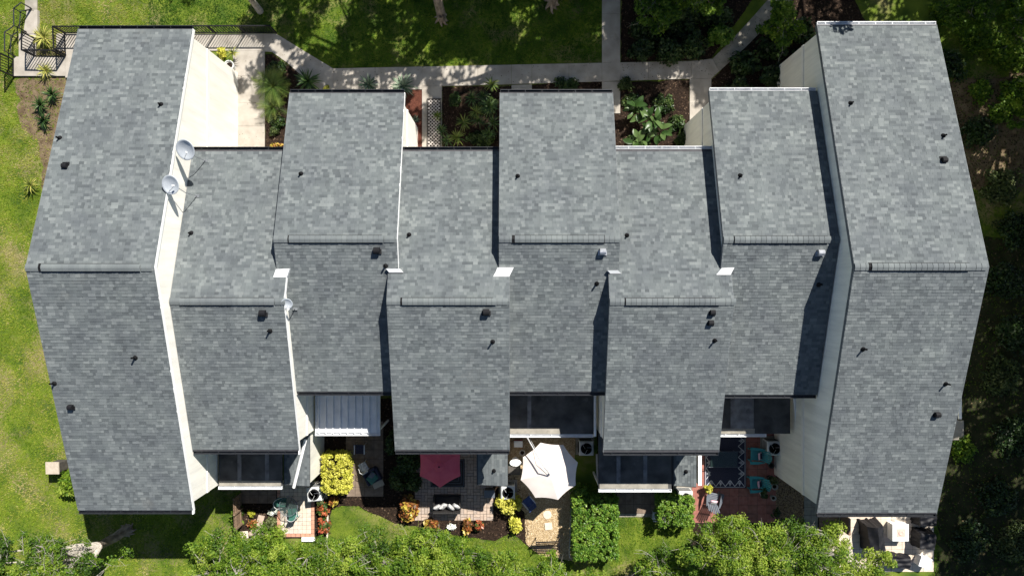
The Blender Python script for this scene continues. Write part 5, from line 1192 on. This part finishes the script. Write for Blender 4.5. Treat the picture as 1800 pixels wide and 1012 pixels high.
o = thing('waste_bin', 'grey lidded bin beside the closet on the brick patio', 'bin', G(861, 862, .03)); MB().box((0, 0, .3), (.5, .36, .6), top=1.08).build('body', 'darkpot', o); MB().box((0, 0, .62), (.58, .43, .05), bev=.02).build('lid', 'slate', o)
o = thing('garden_lamp', 'white globe lamp on a short post by the shaded wall', 'lamp', G(1372, 770, 0)); MB().tube([(0, 0, 0), (0, 0, 1.0)], .03, 8).build('post', 'black', o); MB().lathe([(.04, 0), (.12, .07), (.14, .14), (.12, .21), (.03, .27)], (0, 0, 1.0), 14).build('globe', 'lamp', o, smooth=True)

# covered things on the cream patio
def cover(name, label, c, w, d, h, inset, m='blackfabric', seed=1, rz=0, ridge=0.0, fold=.05):
    n_ = 26; rd = random.Random(seed); ph = [rd.uniform(0, 6) for _ in range(8)]; vs = []
    for j in range(n_ + 1):
        for i in range(n_ + 1):
            u, v = i / n_ * 2 - 1, j / n_ * 2 - 1; e = max(abs(u), abs(v)); ang = math.atan2(v, u)
            k = min(1, (1 - e) / inset) if inset > 0 else 1; k = k * k * (3 - 2 * k); fl = fold * math.sin(ang * 9 + ph[0]) * (1 - k) + fold * .6 * math.sin(ang * 17 + ph[1]) * (1 - k)
            z = h * k + k * (.03 * math.sin(u * 5 + ph[2] + v * 3) + .02 * math.sin(v * 9 + ph[3] - u * 4)) - ridge * abs(u) * k * h + .015
            vs.append((u * w / 2 * (1 + fl), v * d / 2 * (1 + fl), max(.0, z)))
    fs = [(j * (n_ + 1) + i, j * (n_ + 1) + i + 1, (j + 1) * (n_ + 1) + i + 1, (j + 1) * (n_ + 1) + i) for j in range(n_) for i in range(n_)]
    r = thing(name, label, 'cover', c, rz, 'things under black covers'); MB().add(vs, fs).build('cover', m, r, smooth=False)
    hem = [(vs[i][0], vs[i][1], .03) for i in list(range(n_ + 1))] + [(vs[j * (n_ + 1) + n_][0], vs[j * (n_ + 1) + n_][1], .03) for j in range(1, n_ + 1)] + [(vs[n_ * (n_ + 1) + i][0], vs[n_ * (n_ + 1) + i][1], .03) for i in range(n_ - 1, -1, -1)] + [(vs[j * (n_ + 1)][0], vs[j * (n_ + 1)][1], .03) for j in range(n_ - 1, -1, -1)]
    MB().tube(hem, .014, 5).build('hem', m, r); return r
cover('covered_grill', 'tall narrow thing under a black cover at the edge of the tree', G(1526, 936, .034), 1.0, 1.6, 1.1, .14, seed=2, rz=R(6), ridge=.25)
cover('covered_armchair', 'armchair under a black cover, partly below the eave', G(1618, 905, .034), 1.1, .85, .75, .18, seed=3)
cover('covered_armchair', 'armchair under a black cover next to the white cube', G(1616, 942, .034), 1.0, 1.0, .8, .17, seed=4, rz=R(-4))
cover('covered_table', 'low wide table under a black cover beneath the branches', G(1572, 982, .034), 1.6, .75, .5, .22, seed=5, rz=R(-8))
c = G(1572, 929, .034); o = thing('fire_table', 'white square fire table with a copper centre', 'table', c); MB().box((0, 0, .28), (.84, .88, .56), top=1.03).build('body', 'white', o); MB().box((0, 0, .59), (.9, .94, .07), bev=.02).build('table_top', 'white', o)
MB().box((0.02, 0, .63), (.46, .46, .012)).build('burner_plate', 'copper', o); MB().lathe([(.13, 0), (.14, .02), (.1, .03), (.08, .015)], (0.02, 0, .636), 16).build('burner_ring', 'copper', o)
o = thing('side_cube', 'white cube side table at the corner of the cream patio', 'table', G(1617, 982, .034), R(-18)); MB().box((0, 0, .25), (.62, .55, .5), bev=.02).build('body', 'white', o); MB().box((0, 0, .515), (.64, .57, .03), bev=.01).build('table_top', 'white', o)
c = G(1455, 928); o = thing('wooden_deck', 'brown wooden deck between the grey pavers and the cream patio', 'deck', c)
for k in range(9): MB().box((0, -1.15 + .29 * k, .1), (1.05, .27, .06 + random.uniform(0, .008)), bev=.006).build('plank', 'wood', o)
for x in (-.4, .4): MB().box((x, 0, .035), (.09, 2.5, .07)).build('joist', 'wood', o)
c = G(1478, 918); o = thing('garden_gate', 'dark wooden gate post with a white bracket at the patio corner', 'post', c); MB().box((0, .1, .5), (.12, .9, 1.0)).build('panel', 'door', o); MB().box((.1, -.2, .55), (.22, .16, .2), rz=.5, bev=.02).build('bracket', 'white', o)
# stray pale stone block under the tree
o = MB().box((0, 0, .08), (.42, .3, .16), rz=.1, bev=.02).build('stone_block', 'tilecream', loc=G(1467, 963)); tag(o, 'pale stone block at the bottom of the wooden deck', 'block')
